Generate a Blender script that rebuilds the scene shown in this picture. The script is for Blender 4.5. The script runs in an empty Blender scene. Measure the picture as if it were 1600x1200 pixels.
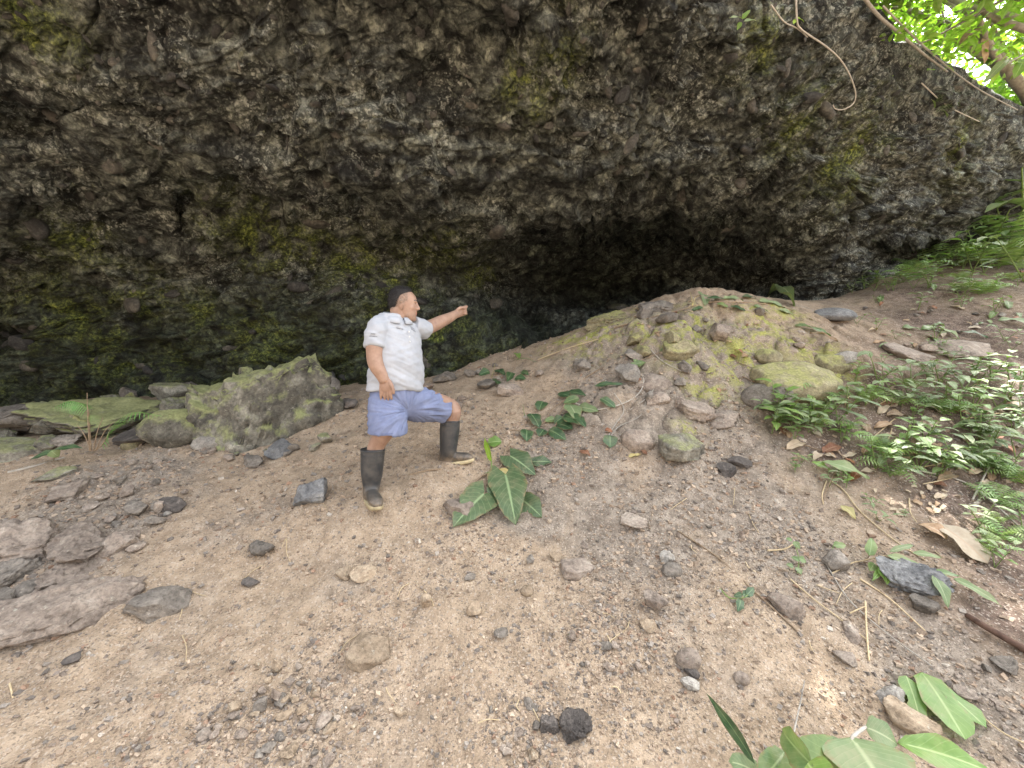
import bpy, bmesh, math, random
import numpy as np
from mathutils import Vector, Matrix

# ------------------------------------------------------------------ camera, sky, sun, exposure
S = bpy.context.scene
COL = S.collection
F = 640.0                      # focal length in pixels of a 1600 px wide frame
CZ = 1.5                       # eye height
cam_d = bpy.data.cameras.new('camera')
cam_d.lens = 36.0 * F / 1600.0
cam_d.sensor_width = 36.0
cam_d.clip_start = 0.05
cam_d.clip_end = 400
cam = bpy.data.objects.new('camera', cam_d)
COL.objects.link(cam)
cam.location = (0, 0, CZ)
cam.rotation_euler = (math.radians(90), 0, 0)
S.camera = cam

SUN_EL = math.radians(57)
SUN_AZ = math.radians(44)      # from +Y towards +X
sun_dir = Vector((math.sin(SUN_AZ) * math.cos(SUN_EL), math.cos(SUN_AZ) * math.cos(SUN_EL), math.sin(SUN_EL)))
W = bpy.data.worlds.new('World')
S.world = W
W.use_nodes = True
wn = W.node_tree
for n in list(wn.nodes):
    wn.nodes.remove(n)
w_out = wn.nodes.new('ShaderNodeOutputWorld')
w_bg = wn.nodes.new('ShaderNodeBackground')
w_sky = wn.nodes.new('ShaderNodeTexSky')
w_sky.sky_type = 'NISHITA'
w_sky.sun_disc = False
w_sky.sun_elevation = SUN_EL
w_sky.sun_rotation = SUN_AZ
w_sky.air_density = 1.0
w_sky.dust_density = 6.0
w_sky.ozone_density = 0.6
w_hs = wn.nodes.new('ShaderNodeHueSaturation')
w_hs.inputs['Saturation'].default_value = 0.22
wn.links.new(w_sky.outputs[0], w_hs.inputs['Color'])
wn.links.new(w_hs.outputs[0], w_bg.inputs['Color'])
wn.links.new(w_bg.outputs[0], w_out.inputs['Surface'])
w_bg.inputs['Strength'].default_value = 0.15
sun_d = bpy.data.lights.new('sun', 'SUN')
sun_d.energy = 2.3
sun_d.angle = math.radians(0.6)
sun_d.color = (1.0, 0.94, 0.86)
sun = bpy.data.objects.new('sun', sun_d)
COL.objects.link(sun)
sun.rotation_euler = (-sun_dir).to_track_quat('-Z', 'Y').to_euler()
sun.location = sun_dir * 30
S.view_settings.view_transform = 'Standard'
S.view_settings.look = 'None'
S.view_settings.gamma = 1.0
S.view_settings.use_curve_mapping = False
S.view_settings.exposure = 2.6
S.render.engine = 'CYCLES'
S.cycles.max_bounces = 6
S.cycles.diffuse_bounces = 4
S.cycles.use_denoising = True

rng = np.random.default_rng(11)
rnd = random.Random(11)

# ------------------------------------------------------------------ numpy noise
_perm = rng.permutation(256)
_grad = rng.normal(size=(256, 3))
_grad /= np.linalg.norm(_grad, axis=1)[:, None]
_jit = rng.random((256, 3))


def _h(ix, iy, iz):
    return _perm[(_perm[(_perm[ix & 255] + iy) & 255] + iz) & 255]


def perlin(p):
    p = np.asarray(p, float)
    i = np.floor(p).astype(np.int64)
    f = p - i
    u = f * f * f * (f * (f * 6 - 15) + 10)
    out = np.zeros(len(p))
    for dx in (0, 1):
        wx = u[:, 0] if dx else 1 - u[:, 0]
        for dy in (0, 1):
            wy = u[:, 1] if dy else 1 - u[:, 1]
            for dz in (0, 1):
                wz = u[:, 2] if dz else 1 - u[:, 2]
                g = _grad[_h(i[:, 0] + dx, i[:, 1] + dy, i[:, 2] + dz)]
                out += wx * wy * wz * ((f[:, 0] - dx) * g[:, 0] + (f[:, 1] - dy) * g[:, 1] + (f[:, 2] - dz) * g[:, 2])
    return out * 1.6


def fbm(p, scale, octs=4, gain=0.5, off=0.0):
    p = np.asarray(p, float) * scale + off
    a, s, out = 1.0, 0.0, 0.0
    for k in range(octs):
        out = out + a * perlin(p + 17.3 * k)
        s += a
        a *= gain
        p = p * 2.03
    return out / s


def worley(p):
    """F1, F2, cell id (0..255)"""
    p = np.asarray(p, float)
    i = np.floor(p).astype(np.int64)
    f = p - i
    f1 = np.full(len(p), 9.0)
    f2 = np.full(len(p), 9.0)
    cid = np.zeros(len(p), np.int64)
    for dx in (-1, 0, 1):
        for dy in (-1, 0, 1):
            for dz in (-1, 0, 1):
                h = _h(i[:, 0] + dx, i[:, 1] + dy, i[:, 2] + dz)
                j = _jit[h]
                d = np.sqrt((j[:, 0] + dx - f[:, 0]) ** 2 + (j[:, 1] + dy - f[:, 1]) ** 2 + (j[:, 2] + dz - f[:, 2]) ** 2)
                near = d < f1
                f2 = np.where(near, f1, np.minimum(f2, d))
                cid = np.where(near, h, cid)
                f1 = np.where(near, d, f1)
    return f1, f2, cid


def sstep(a, b, x):
    t = np.clip((x - a) / (b - a), 0, 1)
    return t * t * (3 - 2 * t)


class TPS:
    def __init__(self, xy, v, lam=0.0):
        xy = np.asarray(xy, float)
        v = np.asarray(v, float)
        n = len(xy)
        K = self._phi(np.linalg.norm(xy[:, None] - xy[None], axis=2)) + lam * np.eye(n)
        A = np.zeros((n + 3, n + 3))
        A[:n, :n] = K
        A[:n, n] = 1
        A[:n, n + 1:] = xy
        A[n:, :n] = A[:n, n:].T
        self.c = np.linalg.solve(A, np.concatenate([v, np.zeros(3)]))
        self.xy = xy

    @staticmethod
    def _phi(r):
        return r * r * np.log(np.maximum(r, 1e-9))

    def __call__(self, x, y):
        x = np.asarray(x, float)
        y = np.asarray(y, float)
        n = len(self.xy)
        out = self.c[n] + self.c[n + 1] * x + self.c[n + 2] * y
        for k in range(n):
            out = out + self.c[k] * self._phi(np.hypot(x - self.xy[k, 0], y - self.xy[k, 1]))
        return out


def P(px, py, Y):
    """The point of the photograph's ray (px, py) that lies Y metres ahead."""
    return np.array([(px - 800) / F * Y, Y, CZ - (py - 600) / F * Y])


# ------------------------------------------------------------------ object helpers
def mesh_np(name, V, Q, smooth=True):
    me = bpy.data.meshes.new(name)
    V = np.asarray(V, np.float32)
    Q = np.asarray(Q, np.int32)
    me.vertices.add(len(V))
    me.vertices.foreach_set('co', V.ravel())
    k = Q.shape[1]
    me.loops.add(Q.size)
    me.loops.foreach_set('vertex_index', Q.ravel())
    me.polygons.add(len(Q))
    me.polygons.foreach_set('loop_start', np.arange(0, Q.size, k, dtype=np.int32))
    me.polygons.foreach_set('loop_total', np.full(len(Q), k, np.int32))
    me.polygons.foreach_set('use_smooth', np.full(len(Q), smooth))
    me.update(calc_edges=True)
    me.validate()
    return me


def mesh_py(name, V, Fc, smooth=True):
    me = bpy.data.meshes.new(name)
    me.from_pydata([tuple(map(float, v)) for v in V], [], [tuple(map(int, f)) for f in Fc])
    if smooth:
        me.polygons.foreach_set('use_smooth', np.full(len(me.polygons), True))
    me.update()
    return me


def pattr(me, name, vals):
    a = me.attributes.new(name, 'FLOAT', 'POINT')
    a.data.foreach_set('value', np.asarray(vals, np.float32))


def cattr(me, name, rgb):
    a = me.attributes.new(name, 'FLOAT_COLOR', 'POINT')
    v = np.ones((len(rgb), 4), np.float32)
    v[:, :3] = rgb
    a.data.foreach_set('color', v.ravel())


def wmat(o):
    m = o.matrix_basis.copy()
    if o.parent:
        m = wmat(o.parent) @ o.matrix_parent_inverse @ m
    return m


def link(name, me, mat=None, parent=None, keep=True):
    """One object; keep=True: the mesh is in world coordinates although it is parented."""
    o = bpy.data.objects.new(name, me)
    COL.objects.link(o)
    if mat is not None and me is not None and not me.materials:
        me.materials.append(mat)
    if parent is not None:
        o.parent = parent
        if keep:
            o.matrix_parent_inverse = wmat(parent).inverted()
    return o


def empty(name, loc=(0, 0, 0)):
    o = bpy.data.objects.new(name, None)
    o.empty_display_size = 0.1
    COL.objects.link(o)
    o.location = loc
    return o


def tag(o, label, cat, group=None):
    o['label'] = label
    o['category'] = cat
    if group:
        o['group'] = group
    return o


def grid_quads(nr, nc, wrap=False):
    r = np.arange(nr - 1)[:, None]
    c = np.arange(nc if wrap else nc - 1)[None, :]
    c2 = (c + 1) % nc
    a = r * nc + c
    b = r * nc + c2
    return np.stack([a, b, b + nc, a + nc], -1).reshape(-1, 4)


# ------------------------------------------------------------------ materials
class NT:
    def __init__(self, name, rough=0.9, spec=0.3):
        self.m = bpy.data.materials.new(name)
        self.m.use_nodes = True
        self.t = self.m.node_tree
        self.b = self.t.nodes['Principled BSDF']
        self.b.inputs['Roughness'].default_value = rough
        self.b.inputs['Specular IOR Level'].default_value = spec
        self.tc = self.t.nodes.new('ShaderNodeTexCoord')

    def n(self, typ):
        return self.t.nodes.new(typ)

    def l(self, a, b):
        self.t.links.new(a, b)

    def coord(self, kind='Object', scale=None, rot=None):
        o = self.tc.outputs[kind]
        if scale is not None or rot is not None:
            mp = self.n('ShaderNodeMapping')
            self.l(o, mp.inputs[0])
            if scale is not None:
                mp.inputs['Scale'].default_value = scale
            if rot is not None:
                mp.inputs['Rotation'].default_value = rot
            o = mp.outputs[0]
        return o

    def noise(self, vec, scale, detail=6, rough=0.6, dist=0.0):
        x = self.n('ShaderNodeTexNoise')
        self.l(vec, x.inputs['Vector'])
        x.inputs['Scale'].default_value = scale
        x.inputs['Detail'].default_value = detail
        x.inputs['Roughness'].default_value = rough
        x.inputs['Distortion'].default_value = dist
        return x.outputs[0]

    def voro(self, vec, scale, feat='F1', out='Distance'):
        x = self.n('ShaderNodeTexVoronoi')
        x.feature = feat
        self.l(vec, x.inputs['Vector'])
        x.inputs['Scale'].default_value = scale
        return x.outputs[out]

    def ramp(self, fac, stops):
        x = self.n('ShaderNodeValToRGB')
        self.l(fac, x.inputs[0])
        e = x.color_ramp.elements
        while len(e) < len(stops):
            e.new(0.5)
        for k, (p, c) in enumerate(stops):
            e[k].position = p
            if not isinstance(c, (tuple, list)):
                c = (c, c, c)
            e[k].color = (c[0], c[1], c[2], 1)
        return x.outputs[0]

    def mix(self, fac, a, b, mode='MIX'):
        x = self.n('ShaderNodeMix')
        x.data_type = 'RGBA'
        x.blend_type = mode
        for sock, v in ((x.inputs['Factor'], fac), (x.inputs[6], a), (x.inputs[7], b)):
            if isinstance(v, (int, float)):
                sock.default_value = v if sock == x.inputs['Factor'] else (v, v, v, 1)
            elif isinstance(v, (tuple, list)):
                sock.default_value = (v[0], v[1], v[2], 1)
            else:
                self.l(v, sock)
        return x.outputs[2]

    def math(self, op, a, b=0.0, clamp=False):
        x = self.n('ShaderNodeMath')
        x.operation = op
        x.use_clamp = clamp
        for k, v in enumerate((a, b)):
            if isinstance(v, (int, float)):
                x.inputs[k].default_value = v
            else:
                self.l(v, x.inputs[k])
        return x.outputs[0]

    def attr(self, name, out='Fac'):
        x = self.n('ShaderNodeAttribute')
        x.attribute_name = name
        return x.outputs[out]

    def rand(self):
        return self.n('ShaderNodeObjectInfo').outputs['Random']

    def nz(self):
        g = self.n('ShaderNodeNewGeometry')
        s = self.n('ShaderNodeSeparateXYZ')
        self.l(g.outputs['Normal'], s.inputs[0])
        return s.outputs['Z']

    def bump(self, h, strength=0.5, dist=0.01, prev=None):
        x = self.n('ShaderNodeBump')
        x.inputs['Strength'].default_value = strength
        x.inputs['Distance'].default_value = dist
        self.l(h, x.inputs['Height'])
        if prev is not None:
            self.l(prev, x.inputs['Normal'])
        return x.outputs[0]

    def done(self, col=None, normal=None, rough=None):
        if col is not None:
            if isinstance(col, (tuple, list)):
                self.b.inputs['Base Color'].default_value = (col[0], col[1], col[2], 1)
            else:
                self.l(col, self.b.inputs['Base Color'])
        if normal is not None:
            self.l(normal, self.b.inputs['Normal'])
        if rough is not None:
            self.l(rough, self.b.inputs['Roughness'])
        return self.m


def mat_cliff():
    k = NT('cliff_rock', 0.85, 0.35)
    v = k.coord('Object')
    n1 = k.noise(v, 1.1, 8, 0.65)
    n2 = k.noise(v, 5.5, 9, 0.72, 0.6)
    n3 = k.noise(v, 26.0, 6, 0.7)
    base = k.ramp(n1, [(0.30, (0.016, 0.018, 0.018)), (0.44, (0.046, 0.048, 0.044)), (0.56, (0.100, 0.102, 0.088)), (0.70, (0.044, 0.048, 0.051))])
    dark = k.ramp(n2, [(0.40, 0.08), (0.50, 0.62), (0.60, 1.75)])
    base = k.mix(1.0, base, dark, 'MULTIPLY')
    # clasts of the conglomerate: each cell its own tone
    vc = k.voro(v, 13.0, 'F1', 'Color')
    sep = k.n('ShaderNodeSeparateColor')
    k.l(vc, sep.inputs[0])
    tone = k.ramp(sep.outputs[0], [(0.0, (0.34, 0.31, 0.30)), (0.45, (0.8, 0.78, 0.76)), (0.78, (1.35, 1.28, 1.2)), (1.0, (2.3, 2.2, 2.05))])
    base = k.mix(0.6, base, k.mix(1.0, base, tone, 'MULTIPLY'))
    # pale lichen / mineral crust specks
    sp = k.ramp(k.noise(v, 9.0, 10, 0.80, 0.8), [(0.56, 0.0), (0.66, 1.0)])
    spm = k.ramp(n1, [(0.40, 0.25), (0.60, 0.95)])
    spf = k.math('MULTIPLY', sp, spm)
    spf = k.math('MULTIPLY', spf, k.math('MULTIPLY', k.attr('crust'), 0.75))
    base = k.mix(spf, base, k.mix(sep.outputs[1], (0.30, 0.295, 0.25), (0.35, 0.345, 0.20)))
    # single pale pebbles in the matrix
    for sc_, th_, amt in ((34.0, 0.80, 0.75), (60.0, 0.82, 0.7)):
        cv = k.n('ShaderNodeSeparateColor')
        vv = k.n('ShaderNodeVectorMath')
        vv.operation = 'ADD'
        wob = k.n('ShaderNodeTexNoise')
        wob.inputs['Scale'].default_value = sc_ * 0.8
        k.l(v, wob.inputs['Vector'])
        sc2 = k.n('ShaderNodeVectorMath')
        sc2.operation = 'SCALE'
        sc2.inputs['Scale'].default_value = 0.8 / sc_
        k.l(wob.outputs['Color'], sc2.inputs[0])
        k.l(v, vv.inputs[0])
        k.l(sc2.outputs[0], vv.inputs[1])
        k.l(k.voro(vv.outputs[0], sc_, 'F1', 'Color'), cv.inputs[0])
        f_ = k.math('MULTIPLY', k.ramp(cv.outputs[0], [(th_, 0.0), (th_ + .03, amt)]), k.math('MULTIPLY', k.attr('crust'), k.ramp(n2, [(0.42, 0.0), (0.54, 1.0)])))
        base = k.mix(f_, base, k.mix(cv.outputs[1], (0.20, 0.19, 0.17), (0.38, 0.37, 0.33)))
    # moss
    mo = k.attr('moss')
    mn = k.ramp(k.noise(v, 3.2, 9, 0.7, 0.5), [(0.42, 0.0), (0.60, 1.0)])
    base = k.mix(k.math('MULTIPLY', k.attr('algae_shade'), 0.85), base, k.mix(1.0, base, (0.30, 0.36, 0.27), 'MULTIPLY'))  # darker, greener base where algae and painted shade lie
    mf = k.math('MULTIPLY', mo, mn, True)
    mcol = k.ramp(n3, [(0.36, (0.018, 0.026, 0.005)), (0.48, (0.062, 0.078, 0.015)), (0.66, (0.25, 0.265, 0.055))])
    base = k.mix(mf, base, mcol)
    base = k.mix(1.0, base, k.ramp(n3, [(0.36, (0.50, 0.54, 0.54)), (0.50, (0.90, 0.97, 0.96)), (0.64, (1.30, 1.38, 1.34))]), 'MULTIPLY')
    h1 = k.bump(n2, 0.9, 0.05)
    h2 = k.bump(n3, 0.8, 0.018, h1)
    h3 = k.bump(k.voro(v, 13.0), 0.5, 0.02, h2)
    h4 = k.bump(k.noise(v, 90, 3, 0.6), 0.5, 0.004, h3)
    return k.done(base, h4)


def mat_ground():
    k = NT('ground_soil', 0.95, 0.15)
    v = k.coord('Object')
    n1 = k.noise(v, 1.6, 6, 0.6)
    n2 = k.noise(v, 9.0, 8, 0.7)
    n3 = k.noise(v, 60.0, 5, 0.7)
    sand = k.ramp(n2, [(0.32, (0.25, 0.187, 0.130)), (0.50, (0.367, 0.281, 0.198)), (0.68, (0.472, 0.370, 0.270))])
    grey = k.ramp(n2, [(0.34, (0.150, 0.125, 0.102)), (0.52, (0.265, 0.224, 0.183)), (0.68, (0.38, 0.328, 0.272))])
    hum = k.ramp(n2, [(0.34, (0.060, 0.042, 0.033)), (0.52, (0.150, 0.108, 0.085)), (0.70, (0.27, 0.205, 0.168))])
    gm = k.ramp(k.math('ADD', k.math('MULTIPLY', n1, 0.9), k.math('MULTIPLY', k.attr('grey'), 0.5)), [(0.50, 0.0), (0.72, 0.85)])
    c = k.mix(gm, sand, grey)
    c = k.mix(k.attr('humus'), c, hum)
    # dark crumbs and pale grit
    c = k.mix(k.ramp(n3, [(0.30, 0.7), (0.42, 0.0)]), c, (0.12, 0.095, 0.072))
    gr = k.voro(v, 120.0, 'F1', 'Color')
    sp = k.n('ShaderNodeSeparateColor')
    k.l(gr, sp.inputs[0])
    c = k.mix(k.ramp(sp.outputs[0], [(0.86, 0.0), (0.93, 0.55)]), c, (0.5, 0.43, 0.36))
    c = k.mix(k.ramp(sp.outputs[1], [(0.84, 0.0), (0.92, 0.45)]), c, (0.10, 0.085, 0.07))
    mo = k.math('MULTIPLY', k.attr('moss'), k.ramp(k.noise(v, 7.0, 9, 0.72, 0.4), [(0.46, 0.0), (0.56, 1.0)]), True)
    mc = k.ramp(n3, [(0.30, (0.16, 0.17, 0.05)), (0.55, (0.36, 0.36, 0.11)), (0.75, (0.50, 0.50, 0.19))])
    c = k.mix(mo, c, mc)
    b = k.bump(n2, 0.5, 0.02)
    b = k.bump(n3, 0.9, 0.010, b)
    b = k.bump(k.voro(v, 120.0), 0.6, 0.006, b)
    return k.done(c, b)


def mat_rock(name, c1, c2, c3, moss=0.0, mosscol=(0.30, 0.32, 0.09), scale=1.0, speck=0.5, mth=0.64):
    k = NT(name, 0.88, 0.3)
    v = k.n('ShaderNodeNewGeometry').outputs['Position']
    ad = k.n('ShaderNodeVectorMath')
    ad.operation = 'ADD'
    k.l(v, ad.inputs[0])
    cm = k.n('ShaderNodeCombineXYZ')
    r = k.rand()
    k.l(k.math('MULTIPLY', r, 31.0), cm.inputs[0])
    k.l(k.math('MULTIPLY', r, 17.0), cm.inputs[1])
    k.l(cm.outputs[0], ad.inputs[1])
    v = ad.outputs[0]
    n1 = k.noise(v, 8.0 * scale, 9, 0.68, 0.3)
    n2 = k.noise(v, 48.0 * scale, 7, 0.72)
    c = k.ramp(n1, [(0.32, c1), (0.5, c2), (0.68, c3)])
    c = k.mix(0.7, c, k.ramp(n2, [(0.32, 0.35), (0.5, 0.95), (0.68, 1.35)]), 'MULTIPLY')
    c = k.mix(k.ramp(k.noise(v, 30 * scale, 9, 0.8), [(0.58, 0.0), (0.66, speck)]), c, tuple(min(0.6, x * 1.7) for x in c3))
    c = k.mix(1.0, c, k.ramp(r, [(0.0, 0.82), (1.0, 1.15)]), 'MULTIPLY')
    ck = k.n('ShaderNodeTexVoronoi')
    ck.feature = 'DISTANCE_TO_EDGE'
    ck.inputs['Scale'].default_value = 6.5 * scale
    wv_ = k.n('ShaderNodeVectorMath')
    wv_.operation = 'ADD'
    nv_ = k.n('ShaderNodeTexNoise')
    nv_.inputs['Scale'].default_value = 7.0
    nv_.inputs['Detail'].default_value = 5
    k.l(v, nv_.inputs['Vector'])
    k.l(v, wv_.inputs[0])
    s_ = k.n('ShaderNodeVectorMath')
    s_.operation = 'SCALE'
    s_.inputs['Scale'].default_value = 0.22
    k.l(nv_.outputs['Color'], s_.inputs[0])
    k.l(s_.outputs[0], wv_.inputs[1])
    k.l(wv_.outputs[0], ck.inputs['Vector'])
    crk = k.ramp(ck.outputs['Distance'], [(0.0, 1.0), (0.035, 0.0)])
    crk = k.math('MULTIPLY', crk, k.ramp(k.noise(v, 5.0, 3, 0.5), [(0.48, 0.0), (0.60, 1.0)]))
    c = k.mix(k.math('MULTIPLY', crk, 0.30), c, tuple(x * 0.45 for x in c1))
    if moss > 0:
        f = k.math('ADD', k.math('MULTIPLY', k.nz(), 0.30), k.math('MULTIPLY', k.noise(v, 7 * scale, 9, 0.7, 0.5), 1.0))
        f = k.ramp(f, [(mth, 0.0), (mth + 0.18, moss)])
        mc = k.ramp(n2, [(0.3, tuple(x * 0.4 for x in mosscol)), (0.7, mosscol)])
        c = k.mix(f, c, mc)
    b = k.bump(n1, 0.7, 0.03)
    b = k.bump(n2, 0.9, 0.010, b)
    b = k.bump(k.math('SUBTRACT', 1.0, crk), 0.4, 0.010, b)
    return k.done(c, b)


def mat_leaf(name, c1, c2, rib, gloss=0.35, transl=0.25, veins=9.0, vein_amt=0.35, under=None):
    k = NT(name, gloss, 0.5)
    uv = k.tc.outputs['UV']
    s = k.n('ShaderNodeSeparateXYZ')
    k.l(uv, s.inputs[0])
    du = k.math('ABSOLUTE', k.math('SUBTRACT', s.outputs[0], 0.5))
    ribf = k.ramp(du, [(0.012, 1.0), (0.05, 0.0)])
    lat = k.math('FRACT', k.math('MULTIPLY', k.math('SUBTRACT', s.outputs[1], k.math('MULTIPLY', du, 0.55)), veins))
    latf = k.ramp(k.math('ABSOLUTE', k.math('SUBTRACT', lat, 0.5)), [(0.0, vein_amt), (0.10, 0.0)])
    v = k.coord('Object')
    nz = k.noise(v, 18.0, 5, 0.6)
    c = k.mix(k.ramp(nz, [(0.35, 0.0), (0.65, 1.0)]), c1, c2)
    c = k.mix(1.0, c, k.ramp(k.rand(), [(0.0, (0.75, 0.8, 0.8)), (1.0, (1.2, 1.15, 1.05))]), 'MULTIPLY')
    c = k.mix(latf, c, rib)
    c = k.mix(ribf, c, rib)
    c = k.mix(k.ramp(k.noise(v, 60.0, 4, 0.7), [(0.68, 0.0), (0.74, 0.7)]), c, (0.20, 0.15, 0.08))
    edge_ = k.math('MULTIPLY', k.ramp(du, [(0.40, 0.0), (0.49, 1.0)]), k.ramp(k.noise(v, 26.0, 4, 0.7), [(0.46, 0.0), (0.58, 0.8)]))
    c = k.mix(edge_, c, (0.24, 0.17, 0.085))
    c = k.mix(k.ramp(k.noise(v, 9.0, 5, 0.7), [(0.50, 0.0), (0.75, 0.45)]), c, (0.27, 0.22, 0.15))
    b = k.bump(k.math('ADD', latf, k.math('MULTIPLY', nz, 0.6)), 0.4, 0.004)
    m = k.done(c, b)
    if transl > 0:
        tr = k.n('ShaderNodeBsdfTranslucent')
        k.l(k.mix(1.0, c, (1.3, 1.5, 0.6), 'MULTIPLY'), tr.inputs[0])
        mx = k.n('ShaderNodeMixShader')
        mx.inputs[0].default_value = transl
        out = k.t.nodes['Material Output']
        k.l(k.b.outputs[0], mx.inputs[1])
        k.l(tr.outputs[0], mx.inputs[2])
        k.l(mx.outputs[0], out.inputs['Surface'])
    return m


def mat_plain(name, c1, c2, scale=20, rough=0.8, bump=0.3, dist=0.004, spec=0.3):
    k = NT(name, rough, spec)
    v = k.coord('Object')
    n = k.noise(v, scale, 6, 0.65)
    c = k.mix(k.ramp(n, [(0.32, 0.0), (0.68, 1.0)]), c1, c2)
    c = k.mix(1.0, c, k.ramp(k.rand(), [(0.0, 0.8), (1.0, 1.18)]), 'MULTIPLY')
    return k.done(c, k.bump(n, bump, dist))


def mat_tint(name, rough=0.9):
    k = NT(name, rough, 0.3)
    v = k.coord('Object')
    n = k.noise(v, 130, 4, 0.7)
    c = k.mix(1.0, k.attr('tint', 'Color'), k.ramp(n, [(0.3, 0.65), (0.7, 1.25)]), 'MULTIPLY')
    return k.done(c, k.bump(n, 0.4, 0.003))


M = {}
M['cliff'] = mat_cliff()
M['ground'] = mat_ground()
M['rock_grey'] = mat_rock('rock_grey', (0.105, 0.092, 0.08), (0.205, 0.18, 0.152), (0.31, 0.275, 0.235))
M['clast_dark'] = mat_rock('clast_dark', (0.02, 0.02, 0.02), (0.045, 0.044, 0.042), (0.10, 0.095, 0.085))
M['rock_blue'] = mat_rock('rock_blue_grey', (0.11, 0.112, 0.115), (0.20, 0.20, 0.20), (0.31, 0.31, 0.30))
M['rock_tan'] = mat_rock('rock_tan', (0.20, 0.150, 0.10), (0.37, 0.285, 0.20), (0.50, 0.41, 0.30))
M['rock_dusty'] = mat_rock('rock_dusty', (0.17, 0.135, 0.11), (0.30, 0.245, 0.20), (0.41, 0.35, 0.29))
M['rock_dark'] = mat_rock('rock_dark', (0.055, 0.048, 0.044), (0.105, 0.092, 0.083), (0.19, 0.165, 0.145))
M['rock_pale'] = mat_rock('rock_pale', (0.21, 0.19, 0.165), (0.32, 0.295, 0.26), (0.44, 0.41, 0.365))
M['rock_moss'] = mat_rock('rock_mossy', (0.085, 0.08, 0.068), (0.20, 0.185, 0.15), (0.36, 0.34, 0.28), 0.75, (0.37, 0.39, 0.17))
M['rock_yellow'] = mat_rock('rock_yellow_moss', (0.13, 0.115, 0.075), (0.24, 0.21, 0.13), (0.36, 0.33, 0.2), 0.85, (0.44, 0.44, 0.16))
M['rock_boulder'] = mat_rock('rock_boulder', (0.050, 0.047, 0.040), (0.135, 0.125, 0.102), (0.29, 0.275, 0.225), 0.85, (0.37, 0.39, 0.17), 0.7, 0.5, 0.55)
M['rock_char'] = mat_rock('rock_charcoal', (0.028, 0.027, 0.027), (0.075, 0.070, 0.066), (0.17, 0.155, 0.14))
M['gravel'] = mat_tint('gravel_chips')
M['pebble'] = mat_rock('pebble_brown', (0.19, 0.14, 0.105), (0.30, 0.245, 0.20), (0.44, 0.37, 0.30))
M['clast'] = mat_rock('clast_brown', (0.028, 0.027, 0.025), (0.07, 0.066, 0.058), (0.15, 0.14, 0.115), 0.35, (0.14, 0.15, 0.03))
M['leaf_big'] = mat_leaf('leaf_dull_green', (0.055, 0.095, 0.045), (0.085, 0.13, 0.06), (0.25, 0.34, 0.17), 0.5, 0.12)
M['leaf_vine'] = mat_leaf('leaf_vine_green', (0.035, 0.075, 0.035), (0.06, 0.115, 0.05), (0.17, 0.26, 0.12), 0.4, 0.12)
M['leaf_slope'] = mat_leaf('leaf_slope_green', (0.12, 0.19, 0.075), (0.20, 0.28, 0.115), (0.28, 0.37, 0.18), 0.38, 0.25, 8, 0.2)
M['leaf_fresh'] = mat_leaf('leaf_fresh_green', (0.13, 0.24, 0.055), (0.19, 0.31, 0.08), (0.34, 0.45, 0.18), 0.4, 0.3, 8, 0.25)
M['leaf_bright'] = mat_leaf('leaf_bright_shoot', (0.26, 0.42, 0.04), (0.34, 0.50, 0.06), (0.44, 0.55, 0.15), 0.4, 0.3)
M['leaf_pale'] = mat_leaf('leaf_pale_underside', (0.15, 0.215, 0.10), (0.215, 0.28, 0.14), (0.33, 0.38, 0.22), 0.6, 0.2)
M['leaf_dry'] = mat_leaf('leaf_dry_brown', (0.24, 0.15, 0.09), (0.38, 0.27, 0.18), (0.45, 0.35, 0.25), 0.75, 0.1)
M['leaf_red'] = mat_leaf('leaf_dry_rust', (0.17, 0.06, 0.03), (0.26, 0.11, 0.06), (0.30, 0.17, 0.1), 0.75, 0.1)
M['leaf_yellow'] = mat_leaf('leaf_dry_straw', (0.42, 0.34, 0.13), (0.52, 0.44, 0.20), (0.55, 0.48, 0.28), 0.7, 0.15)
M['leaf_tan'] = mat_leaf('leaf_dry_tan', (0.44, 0.34, 0.25), (0.58, 0.48, 0.37), (0.42, 0.31, 0.22), 0.75, 0.1)
M['fern'] = mat_leaf('fern_green', (0.16, 0.25, 0.07), (0.25, 0.35, 0.13), (0.2, 0.3, 0.1), 0.5, 0.25, 1, 0.0)
M['fern_pale'] = mat_leaf('fern_pale_green', (0.16, 0.27, 0.10), (0.22, 0.34, 0.14), (0.3, 0.4, 0.2), 0.5, 0.25, 1, 0.0)
M['fern_bright'] = mat_leaf('fern_bright_green', (0.10, 0.30, 0.06), (0.17, 0.40, 0.10), (0.2, 0.4, 0.1), 0.5, 0.3, 1, 0.0)
M['tree_leaf'] = mat_leaf('tree_leaf_green', (0.15, 0.27, 0.04), (0.24, 0.37, 0.07), (0.3, 0.42, 0.12), 0.4, 0.5, 1, 0.0)
M['bark'] = mat_plain('bark_grey', (0.17, 0.14, 0.115), (0.32, 0.28, 0.24), 14, 0.9, 0.6, 0.01)
M['stem'] = mat_plain('stem_brown', (0.20, 0.14, 0.09), (0.33, 0.25, 0.17), 40, 0.8)
M['stem_green'] = mat_plain('stem_green', (0.12, 0.19, 0.05), (0.20, 0.26, 0.09), 40, 0.6)
M['straw'] = mat_plain('dry_straw', (0.42, 0.32, 0.19), (0.58, 0.47, 0.30), 50, 0.8)
M['root'] = mat_plain('root_pale', (0.27, 0.24, 0.20), (0.44, 0.41, 0.36), 30, 0.85)
M['wood_dark'] = mat_plain('wood_dark', (0.06, 0.035, 0.025), (0.14, 0.085, 0.06), 25, 0.8)

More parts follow.
